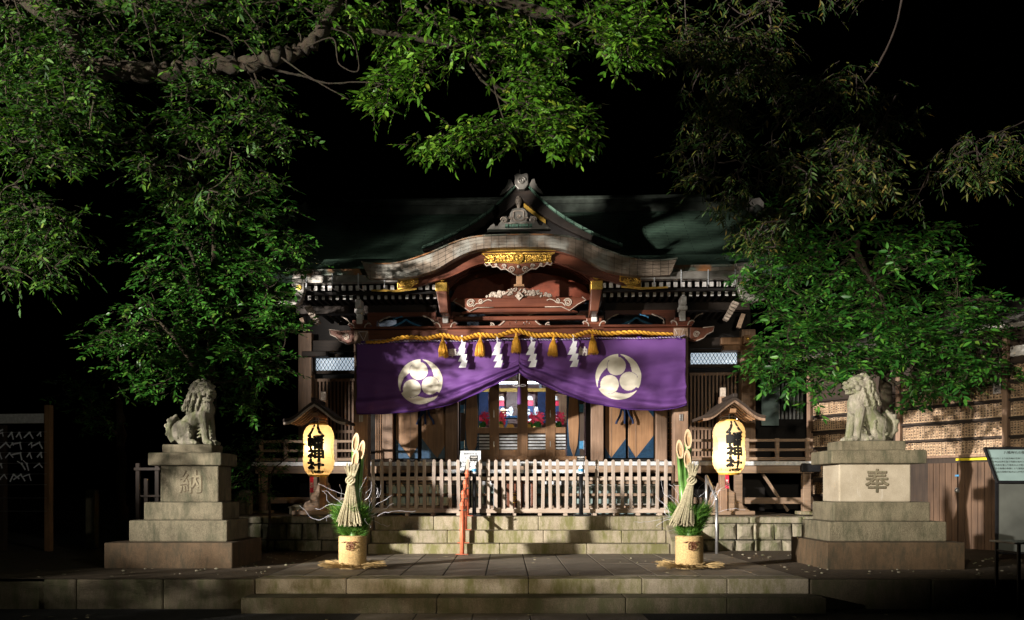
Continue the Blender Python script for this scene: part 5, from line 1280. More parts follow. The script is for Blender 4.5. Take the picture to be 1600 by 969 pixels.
def lion(loc, rz, head_yaw, head_pitch, label, open_mouth, male_curls, seed):
    e = empty('guardian_lion_dog', loc, label, 'stone statue', 'stone guardian lion-dogs on pedestals'); e.rotation_euler = (0, 0, rz)
    r = random.Random(seed); m = MB()
    # trunk: deep chest, sloping back, haunches
    caps(m, (-.17, 0, .20), (.06, 0, .44), .135, .135, 18); caps(m, (.03, 0, .42), (.10, 0, .56), .135, .115, 18)
    m.ball((.125, 0, .485), (.125, .130, .150), (0, .15, 0), 20, 14); m.ball((-.19, 0, .185), (.155, .160, .175), (0, 0, 0), 20, 14)
    caps(m, (-.01, 0, .46), (.035, 0, .70), .135, .125, 18)
    m.ball((.0, 0, .36), (.12, .115, .11), (0, .8, 0), 16, 12)
    caps(m, (.06, 0, .54), (.11, 0, .68), .135, .118, 18)
    for s in (-1, 1):
        # front legs, upright
        caps(m, (.13, s*.088, .42), (.165, s*.10, .19), .070, .052); caps(m, (.165, s*.10, .19), (.185, s*.102, .055), .050, .050)
        m.ball((.215, s*.102, .038), (.062, .052, .038), (0, 0, 0), 14, 8)
        for t in (-1, 0, 1): m.ball((.262+(.006 if t == 0 else 0), s*.102+t*.031, .028), (.027, .0165, .027), (0, 0, 0), 10, 6)
        # leg feathering
        for k in range(6): caps(m, (.115-.004*k, s*.10, .37-.05*k), (.075-.002*k, s*.11, .352-.05*k), .020, .009, 7)
        # hind leg folded: thigh, hock, long foot
        m.ball((-.115, s*.125, .185), (.125, .062, .15), (0, -.35, 0), 16, 12); caps(m, (-.04, s*.14, .13), (-.12, s*.145, .055), .05, .042)
        caps(m, (-.16, s*.14, .045), (.0, s*.15, .04), .045, .042); m.ball((.03, s*.152, .036), (.05, .05, .036), (0, 0, 0), 12, 8)
        for t in (-1, 0, 1): m.ball((.072, s*.152+t*.03, .026), (.024, .0155, .025), (0, 0, 0), 10, 6)
        for k in range(5): m.ball((-.03-.0*k, s*.175, .26-.045*k), (.022, .014, .02)); 
        for k in range(4): curl(m, (-.20+.05*k, s*(.165), .10+.02*(k % 2)), .022, (0, s, 0), k, 1.2)
    # tail: upright flames with curls
    for dy in (-.045, .0, .045):
        pts = interp([(-.30, dy, .06), (-.345, dy*1.4, .14), (-.365, dy*1.7, .24), (-.335, dy*1.5, .33+.03*(dy == 0)), (-.30, dy, .37+.04*(dy == 0))], 14)
        m.tube(pts, [.050*(1-.6*(i/14)**1.5)+.004 for i in range(15)], 9); m.ball(pts[-1], .024)
        for q in (4, 8, 11): m.ball(pts[q]+Vector((-.03, dy*.4, .0)), .032)
    for k, s in enumerate((-1, 1, -1, 1)): curl(m, (-.335, s*.06, .10+.055*k), .032, (-.4, s, 0), k, 1.5)
    # head, turned on the neck
    piv = Vector((.105, 0, .66)); M = Matrix.Translation(piv)@Euler((0, head_pitch, head_yaw)).to_matrix().to_4x4()@Matrix.Scale(1.16, 4)@Matrix.Translation(-piv)
    H = lambda p: M@Vector(p)
    h = MB()
    h.ball((.115, 0, .745), (.118, .112, .108), (0, 0, 0), 24, 16)                       # skull
    h.ball((.205, 0, .735), (.062, .078, .052), (0, .1, 0), 18, 12)                      # muzzle bridge
    h.ball((.238, 0, .712), (.052, .070, .034), (0, 0, 0), 18, 12)                       # upper lip
    jz = .642 if open_mouth else .662
    h.ball((.205, 0, jz), (.068, .060, .024), (0, .18 if open_mouth else .05, 0), 16, 10); h.ball((.17, 0, jz+.005), (.07, .07, .035))
    h.ball((.283, 0, .745), (.024, .038, .022)); 
    for s in (-1, 1):
        h.ball((.290, s*.026, .738), (.016, .016, .013)); h.ball((.222, s*.060, .708), (.045, .028, .03), (0, 0, s*.3))
        caps(h, (.196, s*.018, .805), (.165, s*.098, .80), .020, .016, 9)                 # brow
        h.ball((.206, s*.052, .778), (.018, .022, .018))                                  # eye
        caps(h, (.09, s*.105, .80), (.045, s*.14, .765), .030, .018, 8)                   # ear
        h.ball((.20, s*.075, .735), (.03, .026, .03)); h.ball((.175, s*.088, .69), (.035, .03, .035))
        if open_mouth:
            h.ball((.268, s*.034, .682), (.008, .008, .017)); h.ball((.25, s*.034, .665), (.008, .008, .016))
    for t in range(-2, 3): h.ball((.27-.006*abs(t), t*.015, .686), (.006, .006, .009))
    # beard and mane locks
    for k in range(5):
        y = (k-2)*.035; caps(h, (.16-abs(y)*.4, y, jz-.015), (.135-abs(y)*.3, y*1.1, jz-.085), .020, .009, 7)
    for ring_, (x0_, zr, rad, n, L) in enumerate(((.07, .755, .118, 9, .07), (.03, .735, .125, 10, .10), (-.01, .70, .120, 10, .13))):
        for k in range(n):
            a = R(-118+236*k/(n-1)); d = Vector((-.25-.1*ring_, math.sin(a), math.cos(a))).normalized(); dn_ = math.sin(a)
            p = Vector((x0_, math.sin(a)*rad*.93, zr+math.cos(a)*rad*.80)); 
            q = p+Vector((.0, math.sin(a)*.010, -L*(.75+.25*abs(math.sin(a))))); q.y += (.012 if a > 0 else -.012)
            if abs(math.sin(a)) > .35 or ring_ == 2:
                h.tube(interp([p, p.lerp(q, .5)+d*.018, q+d*.004], 8), [.024-.0016*i for i in range(9)], 8); curl(h, q+d*.008, .020, d, k, 1.3)
            h.ball(p+d*.004, .026); 
            if male_curls or ring_ == 0: curl(h, p+d*.022, .025, d, k*1.3, 1.5)
    for k in range(-2, 3): caps(h, (.03, k*.03, .82), (-.03-.01*abs(k), k*.038, .76), .026, .018, 8); curl(h, (.06, k*.036, .845-.004*k*k), .02, (.2, k*.2, 1), k, 1.4)
    h.v = [tuple(H(v)) for v in h.v]
    m.add(h.v, h.f)
    for row, (zz, xx, rad_) in enumerate(((.70, .045, .138), (.625, .02, .146), (.555, -.005, .148))):
        for k in range(9):
            a = R(62+29.5*k); p = Vector((xx+math.cos(a)*rad_, math.sin(a)*rad_, zz)); d = Vector((math.cos(a), math.sin(a), .1)); q = p+Vector((-.012, 0, -.075))+d*.012
            m.tube(interp([p, p.lerp(q, .5)+d*.016, q], 6), [.024-.002*i for i in range(7)], 7); curl(m, q+d*.006, .021, d, k, 1.4)
    for k in range(9):                                                                    # chest tufts under the neck
        a = R(-80+20*k); caps(m, (.10+.10*math.cos(a), .105*math.sin(a), .60), (.105+.11*math.cos(a), .115*math.sin(a), .545), .022, .010, 7)
    remeshed('stone_body', m, M_lion, e, .0062, 0, .009)
    return e
def block(m, cx, cy, w_, d_, z0, z1): return m.box(cx-w_/2, cx+w_/2, cy-d_/2, cy+d_/2, z0, z1)
def pedestal(cx, cy, k, ch, label, spec, pale):
    e = empty('stone_pedestal', (cx, cy, ZP), label, 'pedestal', 'stepped stone pedestals of the guardian statues')
    for (nm, w_, d_, z0, z1, dx, mat) in spec:
        m = MB(); block(m, cx+dx, cy, w_, d_, z0, z1); q = m.build(nm, mat, e, bevel=.018)
        sb = q.modifiers['bevel']; sb.segments = 2
        if nm == 'inscribed_block':
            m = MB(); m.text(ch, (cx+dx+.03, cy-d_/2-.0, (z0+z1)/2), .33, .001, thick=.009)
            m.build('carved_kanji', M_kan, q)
            m = MB(); m.text(ch, (cx+dx+.022, cy-d_/2-.0, (z0+z1)/2+.006), .33, .0035, thick=.003)
            m.build('kanji_edge', M_ped, q)
    return e
pedestal(-4.33, 11.97, 1, '納', 'stepped stone pedestal carved with a single kanji, under the left guardian, in dim light',
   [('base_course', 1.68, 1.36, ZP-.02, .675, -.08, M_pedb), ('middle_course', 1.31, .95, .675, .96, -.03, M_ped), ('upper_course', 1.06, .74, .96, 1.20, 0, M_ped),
    ('inscribed_block', .79, .56, 1.20, 1.695, .05, M_ped), ('cap_slab', .99, .70, 1.695, 1.868, .01, M_ped), ('plinth', .68, .46, 1.868, 1.985, .0, M_ped)], False)
pedestal(4.97, 11.83, 1, '奉', 'stepped stone pedestal with pale block carved with a kanji, under the right guardian, brightly lit',
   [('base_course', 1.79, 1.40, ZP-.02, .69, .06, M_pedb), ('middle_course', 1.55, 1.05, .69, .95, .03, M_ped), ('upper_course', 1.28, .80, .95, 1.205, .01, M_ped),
    ('inscribed_block', .96, .60, 1.205, 1.715, -.04, M_pedl), ('cap_slab', 1.27, .78, 1.715, 1.895, -.02, M_ped), ('plinth', .88, .50, 1.895, 2.025, -.04, M_ped)], True)
lion((-4.28, 11.97, 1.982), R(-6), R(-38), R(6), 'stone guardian lion-dog on the left pedestal, curly mane, its face turned towards the visitor', True, True, 3)
l2 = lion((4.93, 11.83, 2.022), R(180+8), R(8), R(-4), 'stone guardian lion-dog on the right pedestal, in profile facing left with open mouth', True, False, 5)
l2.scale = (1.03, 1.03, 1.03)

# ------------------------------------------------------------------ right-hand store building with name-plaque racks
A = Vector((6.29, 17.83, 0)); B = Vector((8.54, 14.20, 0)); DW = (B-A).normalized(); wyaw = math.atan2(DW.y, DW.x); LW = (B-A).length
def wall_s(px):                                   # distance along the oblique wall for a photo x
    t = (px-VX)/F; return (A.y*t-A.x)/(DW.x-DW.y*t)
wb = empty('store_building', (A.x, A.y, ZP), 'dark timber store building at the right with plank doors and tall racks of name plaques', 'building')
wb.rotation_euler = (0, 0, wyaw)
def wpart(m, name, mat, parent=None, **kw): return m.build(name, mat, parent or wb, world=False, **kw)
# local frame: x along the wall, y=0 the face (negative towards the viewer), z from ground ZP
def wz(z): return z-ZP
m = MB(); m.box(-.05, 7.5, .03, .15, 0, 3.75); wpart(m, 'wall', M_darkz)
m = MB(); m.box(-.05, .0, .03, 4, 0, 3.75); wpart(m, 'side_wall', M_dark)
m = MB(); m.add([(-.5, -.55, 3.62), (8, -.55, 3.62), (8, 3.0, 4.75), (-.5, 3.0, 4.75), (-.5, -.55, 3.70), (8, -.55, 3.70), (8, 3.0, 4.83), (-.5, 3.0, 4.83)], [(0,1,2,3),(4,7,6,5),(0,3,7,4),(1,5,6,2),(0,4,5,1),(2,6,7,3)])
wpart(m, 'roof', M_gut)
s405, s573 = wall_s(1407), wall_s(1574)
posts = [(0.02, .9, 3.5), (s405, 1.6, 3.55), (s573, 1.75, 3.75), (7.0, 0, 3.6)]
for s, z0, z1 in posts:
    m = MB(); m.box(s-.045, s+.045, -.09, -.0, z0-.0, z1-.0); wpart(m, 'rack_post', M_post, bevel=.006)
shelves = [1.98, 2.28, 2.59, 2.89, 3.20, 3.50]
plots = []
for z in shelves:
    m = MB(); m.box(s405+.046, s573-.046, -.06, .028, wz(z)-.045, wz(z)-.005); wpart(m, 'rack_shelf', M_dark if z > 2 else M_post, bevel=.004)
    m = MB(); m.box(s573+.046, 7.0, -.06, .028, wz(z)-.045, wz(z)-.005); wpart(m, 'rack_shelf', M_dark, bevel=.004)
for z in (1.28, 1.62, 1.92, 2.24, 2.57, 2.89, 3.20):
    m = MB(); m.box(.066, s405-.046, -.06, .028, wz(z)-.045, wz(z)-.005); wpart(m, 'rack_shelf', M_dark, bevel=.004)
wz0 = .02
def planks(a, b, z0, z1, nm, n):
    m = MB()
    for k in range(n):
        x0_, x1_ = a+(b-a)*k/n, a+(b-a)*(k+1)/n; m.box(x0_+.004, x1_-.004, -.012, .025, z0, z1)
    return wpart(m, nm, M_plank, bevel=.004)
sd = wall_s(1497); se = wall_s(1560)
for a, b, n in ((wall_s(1450), sd-.01, 5), (sd+.01, se, 6)):
    dr = planks(a, b, .0, wz(1.84), 'plank_door', n)
dr2 = dr
m = MB(); m.box(sd-.02, sd+.035, -.05, -.013, wz(1.32), wz(1.40)); m.ball((sd+.0, -.06, wz(1.35)), (.03, .02, .035)); wpart(m, 'padlock', M_metal, dr2)
m = MB(); m.box(sd-.04, sd+.03, -.03, -.013, wz(1.60), wz(1.63)); wpart(m, 'latch_tape', M_bluep, dr2)
m = MB(); m.box(wall_s(1496), wall_s(1545), -.05, -.02, wz(1.875), wz(1.915)); wpart(m, 'yellow_padding_strip', M_yellow)
m = MB(); m.box(wall_s(1440), 7.4, -.04, .028, wz(1.93), wz(1.97)); wpart(m, 'rack_sill', M_post)
m = MB(); a = s573-.13; m.box(a-.06, a+.06, -.09, -.062, wz(2.98), wz(3.56)); vs_ = wpart(m, 'vertical_sign', M_clothw)
m = MB()
for i, ch in enumerate('奉納者芳名板'):
    vv, ff = text_geo(ch, .085, .0015); cx_ = (max(v.x for v in vv)+min(v.x for v in vv))/2; cy_ = (max(v.y for v in vv)+min(v.y for v in vv))/2
    m.add([(v.x-cx_+a, -.094, v.y-cy_+wz(3.51)-i*.094) for v in vv], ff)
wpart(m, 'lettering', M_ink, vs_)
m = MB(); m.box(s573+.06, s573+.9, -.03, .028, wz(3.58), wz(3.75)); wpart(m, 'pale_fascia', M_white)
# plaques: small wooden tags with brushed characters, each its own object
pool = '金壱萬円也木村山田中川石井藤原松本安全家内商売繁盛奉納大前願主'
glyph = {c: text_geo(c, .040, .0012, 1) for c in set(pool)}
pr = random.Random(21); protos = []
for v_ in range(14):
    m = MB(); hh = pr.uniform(.222, .243); m.box(-.0228, .0228, -.022, -.010, 0, hh); m.mi = 1
    nch = pr.choice((4, 4, 5, 5)); 
    for i in range(nch):
        vv, ff = glyph[pr.choice(pool)]
        if not vv: continue
        cx_ = (max(v.x for v in vv)+min(v.x for v in vv))/2; cy_ = (max(v.y for v in vv)+min(v.y for v in vv))/2
        m.add([(v.x-cx_, -.0232, v.y-cy_+hh-.026-i*(hh-.045)/(nch-.6)) for v in vv], ff)
    me_ob = m.build('name_plaque', [M_plaq, M_ink], None); protos.append(me_ob.data); bpy.data.objects.remove(me_ob)
ORD = 'first second third fourth fifth sixth seventh eighth ninth tenth eleventh twelfth thirteenth fourteenth fifteenth sixteenth seventeenth eighteenth nineteenth twentieth'.split()
ORD += ['twenty-'+q for q in ORD[:9]]+['thirtieth']+['thirty-'+q for q in ORD[:9]]+['fortieth']
def plaque_row(s0, s1, z, rl):
    s = s0; kk = 0
    while s < s1-.04:
        p = A+DW*(s+.028); o = bpy.data.objects.new('name_plaque', pr.choice(protos)); COL.objects.link(o)
        o.location = (p.x, p.y, z-.003+pr.uniform(0, .004)); o.rotation_euler = (0, pr.uniform(-.02, .02), wyaw)
        nrm = Vector((DW.y, -DW.x, 0)); nrm = nrm if nrm.y < 0 else -nrm
        tag(o, '%s wooden name plaque from the left %s' % (ORD[kk], rl), 'name plaque', 'wooden name plaques on the racks'); s += .0535; kk += 1
PL = ''
names = {1.98: 'on the lowest shelf of the wide rack', 2.28: 'on the second lowest shelf, wide rack', 2.59: 'on the middle shelf of the wide rack', 2.89: 'on the second highest shelf, wide rack', 3.20: 'on the top shelf, wide rack'}
for z in shelves[:5]: plaque_row(s405+.06, s573-.05-(.19 if z > 2.9 else 0), z, PL+names[z])
for z, t in ((1.28, 'bottom'), (1.62, 'fifth'), (1.92, 'fourth'), (2.24, 'third'), (2.57, 'second'), (2.89, 'top')):
    plaque_row(.08, wall_s(1322) if z < 2.5 else wall_s(1345), z, PL+'on the %s shelf, narrow rack' % t)
for z, t in zip(shelves[:5], ('lowest', 'second', 'third', 'fourth', 'top')): plaque_row(s573+.06, wall_s(1601), z, PL+'on the %s shelf, rightmost rack' % t)
# dim lean-to between hall and store
an = empty('passage_building', (5.6, 19.6, ZP), 'dim passage wall with pale vertical slats between the shrine hall and the store building', 'building')
m = MB(); m.box(4.9, 7.0, 19.6, 19.7, ZF, 4.6); m.build('wall', M_void, an)
for px in range(1198, 1258, 6):
    m = MB(); m.box(X_(px, 19.5)-.02, X_(px, 19.5)+.02, 19.45, 19.5, Z_(655, 19.5), Z_(600, 19.5)); m.build('slat', M_strip, an)
m = MB(); m.box(X_(1190, 19), X_(1217, 19), 19.0, 19.04, Z_(665, 19), Z_(604, 19)); m.build('pale_panel', M_teal, an)

# information board at the right edge
ib = empty('information_board', (7.3, 12.3, ZP), 'metal information board with a tilted grey-green text panel in front of the plank doors', 'information board')
Yi = 12.3; xa = X_(1546, Yi); xb = xa+1.25; z0, z1 = Z_(752, Yi), Z_(701, Yi)
m = MB()
def quad_slab(m, p, t):                            # p: four corners, extruded back by t
    q = [(a, b+t, c) for a, b, c in p]; return m.add(list(p)+q, [(0,1,2,3),(7,6,5,4),(0,4,5,1),(1,5,6,2),(2,6,7,3),(3,7,4,0)])
quad_slab(m, [(xa+.06, Yi-.10, z0), (xb, Yi-.10, z0), (xb, Yi+.12, z1), (xa, Yi+.12, z1)], .03); pn = m.build('text_panel', M_teal, ib)
m = MB()
for a, b in (((xa+.05, Yi-.11, z0-.01), (xb, Yi-.11, z0-.01)), ((xa-.01, Yi+.11, z1+.01), (xb, Yi+.11, z1+.01)), ((xa+.05, Yi-.11, z0-.02), (xa-.01, Yi+.11, z1+.02))): m.bar(a, b, .03, .035)
m.build('frame', M_blackm, pn)
m = MB(); tl = math.atan2(.22, z1-z0)
def bt(s, f, size, dx=0): m.text(s, (xa+.58+dx, Yi-.10+.22*f-.004, z0+(z1-z0)*f), size, 0, .0, tilt=tl)
bt('八幡神社の御由緒', .88, .052, -.12)
for k, s in enumerate(('当神社は古くより此の地の氏神として祀られ広く人々の崇敬を集めて来ました', '御祭神は応神天皇で例祭は毎年九月の十五日に行われます境内には古い楠が', '茂り四季を通じて参拝の人が絶えません社殿は昭和の初めに改築されその後', '氏子の皆様の奉賛により屋根の葺替と境内の整備が行われ現在に至ります', '石段の両側の狛犬は江戸時代の末に奉納されたものと伝えられています')):
    bt(s, .70-.105*k, .033)
bt('八幡神社', .13, .04, .36)
m.build('lettering', M_ink, pn)
m = MB(); m.box(xa+.09, xb, Yi-.06, Yi-.04, ZP+.14, z0-.04); m.build('lower_panel', M_steel, ib)
m = MB(); m.bar((xa+.075, Yi-.05, ZP), (xa+.075, Yi-.05, z0), .035, .035); m.build('leg', M_blackm, ib); m = MB(); m.bar((xb, Yi-.05, ZP), (xb, Yi-.05, z0), .035, .035); m.build('leg', M_blackm, ib)
m = MB(); m.bar((xa+.08, Yi-.055, ZP+.13), (xb, Yi-.055, ZP+.13), .03, .03); m.build('rail', M_blackm, ib)
# small folding table at the edge
Yt = 9.3; tb2 = empty('folding_table', (X_(1620, Yt), Yt, 0), 'corner of a small dark metal folding table at the right edge, below the information board', 'table')
xa = X_(1578, Yt); zt = Z_(847, Yt)
m = MB(); m.box(xa, xa+.9, Yt-.1, Yt+.4, zt-.02, zt); m.build('table_top', M_gut, tb2, bevel=.006)
for dx, dy in ((.06, -.06), (.84, -.06), (.06, .36), (.84, .36)):
    m = MB(); m.box(xa+dx-.014, xa+dx+.014, Yt+dy-.014, Yt+dy+.014, 0, zt-.02); m.build('leg', M_blackm, tb2)
m = MB(); m.bar((xa+.06, Yt-.06, zt*.30), (xa+.84, Yt-.06, zt*.30), .02, .02); m.bar((xa+.06, Yt-.06, zt*.86), (xa+.06, Yt+.36, zt*.86), .02, .02); m.build('brace', M_blackm, tb2)

# ------------------------------------------------------------------ left-hand rack of tied fortune papers
Yr = 14.6; fr = empty('fortune_paper_rack', (-8.9, Yr, ZP), 'wooden rack of wires with tied fortune papers under a pale beam, left edge', 'rack'); fr.rotation_euler = (0, 0, R(-7))
m = MB(); m.box(-10.8, -7.7, Yr-.03, Yr+.03, 2.48, 2.64); m.build('top_beam', M_white, fr, bevel=.006)
for x in (-7.62, -8.45, -9.5, -10.6):
    m = MB(); m.box(x-.05, x+.05, Yr-.06, Yr+.04, ZP, 2.78 if x > -8 else 2.45); m.build('post', M_door if x > -8 else M_darkz, fr, bevel=.008)
wz_ = [2.32, 2.15, 1.98, 1.80, 1.62, 1.44, 1.22, 1.0]
for z in wz_:
    m = MB(); m.tube([(-10.7, Yr-.07, z), (-7.62, Yr-.07, z+.01)], .004, 4); m.build('wire', M_metal, fr)
def paper_knot(k):
    r = random.Random(k); e = MB(); 
    for s in (-1, 1):
        a = r.uniform(.3, 1.3); L = r.uniform(.07, .14); d = Vector((s*math.sin(a), 0, -math.cos(a) if r.random() < .75 else .3)); p = Vector((0, -.008, 0)); q = p+d*L; n = Vector((-d.z, 0, d.x))*.011
        e.add([p-n, p+n, q+n+Vector((0, -.012, 0)), q-n+Vector((0, -.012, 0))], [(0,1,2,3)])
    e.ball((0, -.006, 0), (.018, .012, .014), (0, r.uniform(0, 3), 0), 8, 5)
    o = e.build('tied_paper', M_paper, None); s_ = o.data; bpy.data.objects.remove(o); return s_
kn = [paper_knot(k) for k in range(9)]; r = random.Random(2)
Mr = Matrix.Translation(fr.location)@Matrix.Rotation(R(-7), 4, 'Z')@Matrix.Translation(-fr.location)
for row, z in enumerate(wz_[:6]):
    nm = ('top', 'second', 'third', 'fourth', 'fifth', 'sixth')[row]; kc = -1
    for k in range(15 if row < 5 else 7):
        x = -10.0+k*.16+r.uniform(-.06, .06)
        if x > -7.7 or r.random() < .12: continue
        kc += 1
        o = bpy.data.objects.new('tied_paper', r.choice(kn)); COL.objects.link(o); o.location = Mr@Vector((x, Yr-.08, z)); o.rotation_euler = (0, r.uniform(-.3, .3), R(-7)); o.scale = [r.uniform(.8, 1.25)]*3
        tag(o, '%s white tied paper from the left on the %s wire' % (ORD[kc], nm), 'paper strip', 'fortune papers tied on the wires')
# frame of poles behind the left pedestal
pf = empty('pole_frame', (X_(230, 13.2), 13.2, ZP), 'low frame of wooden poles half hidden behind the left stone pedestal', 'frame')
for px, t in ((216, 724), (229, 748), (246, 726)):
    m = MB(); m.box(X_(px, 13.2)-.028, X_(px, 13.2)+.028, 13.17, 13.23, ZP, Z_(t, 13.2)); m.build('pole', M_darkz, pf)
m = MB(); m.bar((X_(212, 13.2), 13.15, Z_(733, 13.2)), (X_(252, 13.2), 13.15, Z_(733, 13.2)), .03, .04); m.build('crossbar', M_darkz, pf)
m = MB(); m.bar((X_(222, 13.2), 13.15, Z_(775, 13.2)), (X_(252, 13.2), 13.15, Z_(775, 13.2)), .03, .03); m.build('crossbar', M_darkz, pf)
# low stone marker and far lamp
m = MB(); x = X_(143, 15); m.box(x-.09, x+.09, 14.95, 15.1, ZP, Z_(765, 15)); o = solo(m, 'stone_marker', M_ped, (x, 15, ZP), 'narrow upright stone marker in the dark left of the left pedestal', 'stone post', bevel=.02)
fl = empty('distant_lamp', (X_(73, 19), 19, ZP), 'tiny bluish white lamp glowing behind the fortune paper rack', 'lamp')
m = MB(); m.ball((X_(73, 19), 19, Z_(746, 19)), .035); m.build('bulb', M_farlamp, fl); m = MB(); m.tube([(X_(73, 19), 19, ZP), (X_(73, 19), 19, Z_(749, 19))], .03, 8); m.build('post', M_blackm, fl)
# small stone water basin things under the left veranda
for px, w_, y0, lb in ((384, .10, 770, 'small dark stone post beside the left end of the veranda'), (466, .14, 793, 'pale paper box on the platform under the left veranda')):
    x = X_(px, 15.6); m = MB(); m.box(x-w_, x+w_, 15.5, 15.7, ZF, Z_(y0, 15.6)); m.prism([(x-w_*1.2, Z_(y0, 15.6)+.001), (x+w_*1.2, Z_(y0, 15.6)+.001), (x+w_*.4, Z_(y0, 15.6)+.05), (x-w_*.4, Z_(y0, 15.6)+.05)], 15.48, 15.72)
    solo(m, 'stone_post' if px < 400 else 'stone_block', M_ped, (x, 15.6, ZF), lb if px < 400 else 'small pale stone block on the platform under the left veranda', 'stone', bevel=.01)
# scattered pebbles and fallen leaves
r = random.Random(77); m = MB()
for k in range(420):
    x = r.uniform(-5, 9); y = r.uniform(10.4, 14.0)
    if XL < x < XR and r.random() < .9: continue
    if x > 6 and r.random() < .5: y = r.uniform(11.5, 13.0)
    s = r.uniform(.006, .022); m.ball((x, y, ZP+.004+s*.3), (s*1.3, s, s*.6), (0, 0, r.uniform(0, 3)), 6, 4)
tag(m.build('pebbles', M_wall), kind='stuff'); 
m = MB()
for k in range(150):
    x = r.uniform(-6, 8); y = r.uniform(8.6, 13.7); z = (ZP+.012 if y > 9.95 else .012)
    if 9.4 < y < 10.0: continue
    a = r.uniform(0, 6.3); L = r.uniform(.025, .05); c, s = math.cos(a)*L, math.sin(a)*L
    m.add([(x-c, y-s, z), (x-s*.4, y+c*.4, z+.006), (x+c, y+s, z+.002), (x+s*.4, y-c*.4, z+.008)], [(0,1,2,3)])
tag(m.build('fallen_leaves', M_straw), kind='stuff')

# ------------------------------------------------------------------ trees
LV = np.array([(0,0,0),(.33,.20,.035),(.33,-.20,.035),(.33,0,-.01),(.70,.15,.02),(.70,-.15,.02),(.70,0,-.02),(1,0,-.06)])
LF = [(0,3,1),(0,2,3),(1,3,6,4),(3,2,5,6),(4,6,7),(6,5,7)]
LFn = [np.array(f) for f in LF]
def leaf_mesh(name, Pp, D, Nn, S, width, mat, parent):
    D = D/np.linalg.norm(D, axis=1)[:, None]; B_ = np.cross(Nn, D); B_ /= np.linalg.norm(B_, axis=1)[:, None]+1e-9; Z = np.cross(D, B_)
    M_ = len(Pp); o = ORIG.get(parent.name, Vector((0,0,0))); Pp = Pp-np.array(o)
    V = (Pp[:, None, :]+S[:, None, None]*(LV[None, :, 0:1]*D[:, None, :]+width*2.2*LV[None, :, 1:2]*B_[:, None, :]+LV[None, :, 2:3]*Z[:, None, :])).reshape(-1, 3)
    me = bpy.data.meshes.new(name); me.vertices.add(len(V)); me.vertices.foreach_set('co', V.ravel())
    base = (np.arange(M_)*8)[:, None]
    loops = np.concatenate([base+f[None, :] for f in LFn], axis=1).ravel()
    tot = np.tile(np.array([len(f) for f in LF]), M_); st = np.concatenate([[0], np.cumsum(tot)[:-1]])
    me.loops.add(len(loops)); me.loops.foreach_set('vertex_index', loops.astype(np.int32))
    me.polygons.add(len(tot)); me.polygons.foreach_set('loop_start', st.astype(np.int32)); me.polygons.foreach_set('loop_total', tot.astype(np.int32))
    me.update(calc_edges=True); me.validate(); me.materials.append(mat)
    ob = bpy.data.objects.new(name, me); COL.objects.link(ob); ob.parent = parent; return ob
def inpoly(x, y, poly):
    c = False; n = len(poly)
    for i in range(n):
        (x1, y1), (x2, y2) = poly[i], poly[i-1]
        if (y1 > y) != (y2 > y) and x < (x2-x1)*(y-y1)/(y2-y1)+x1: c = not c
    return c
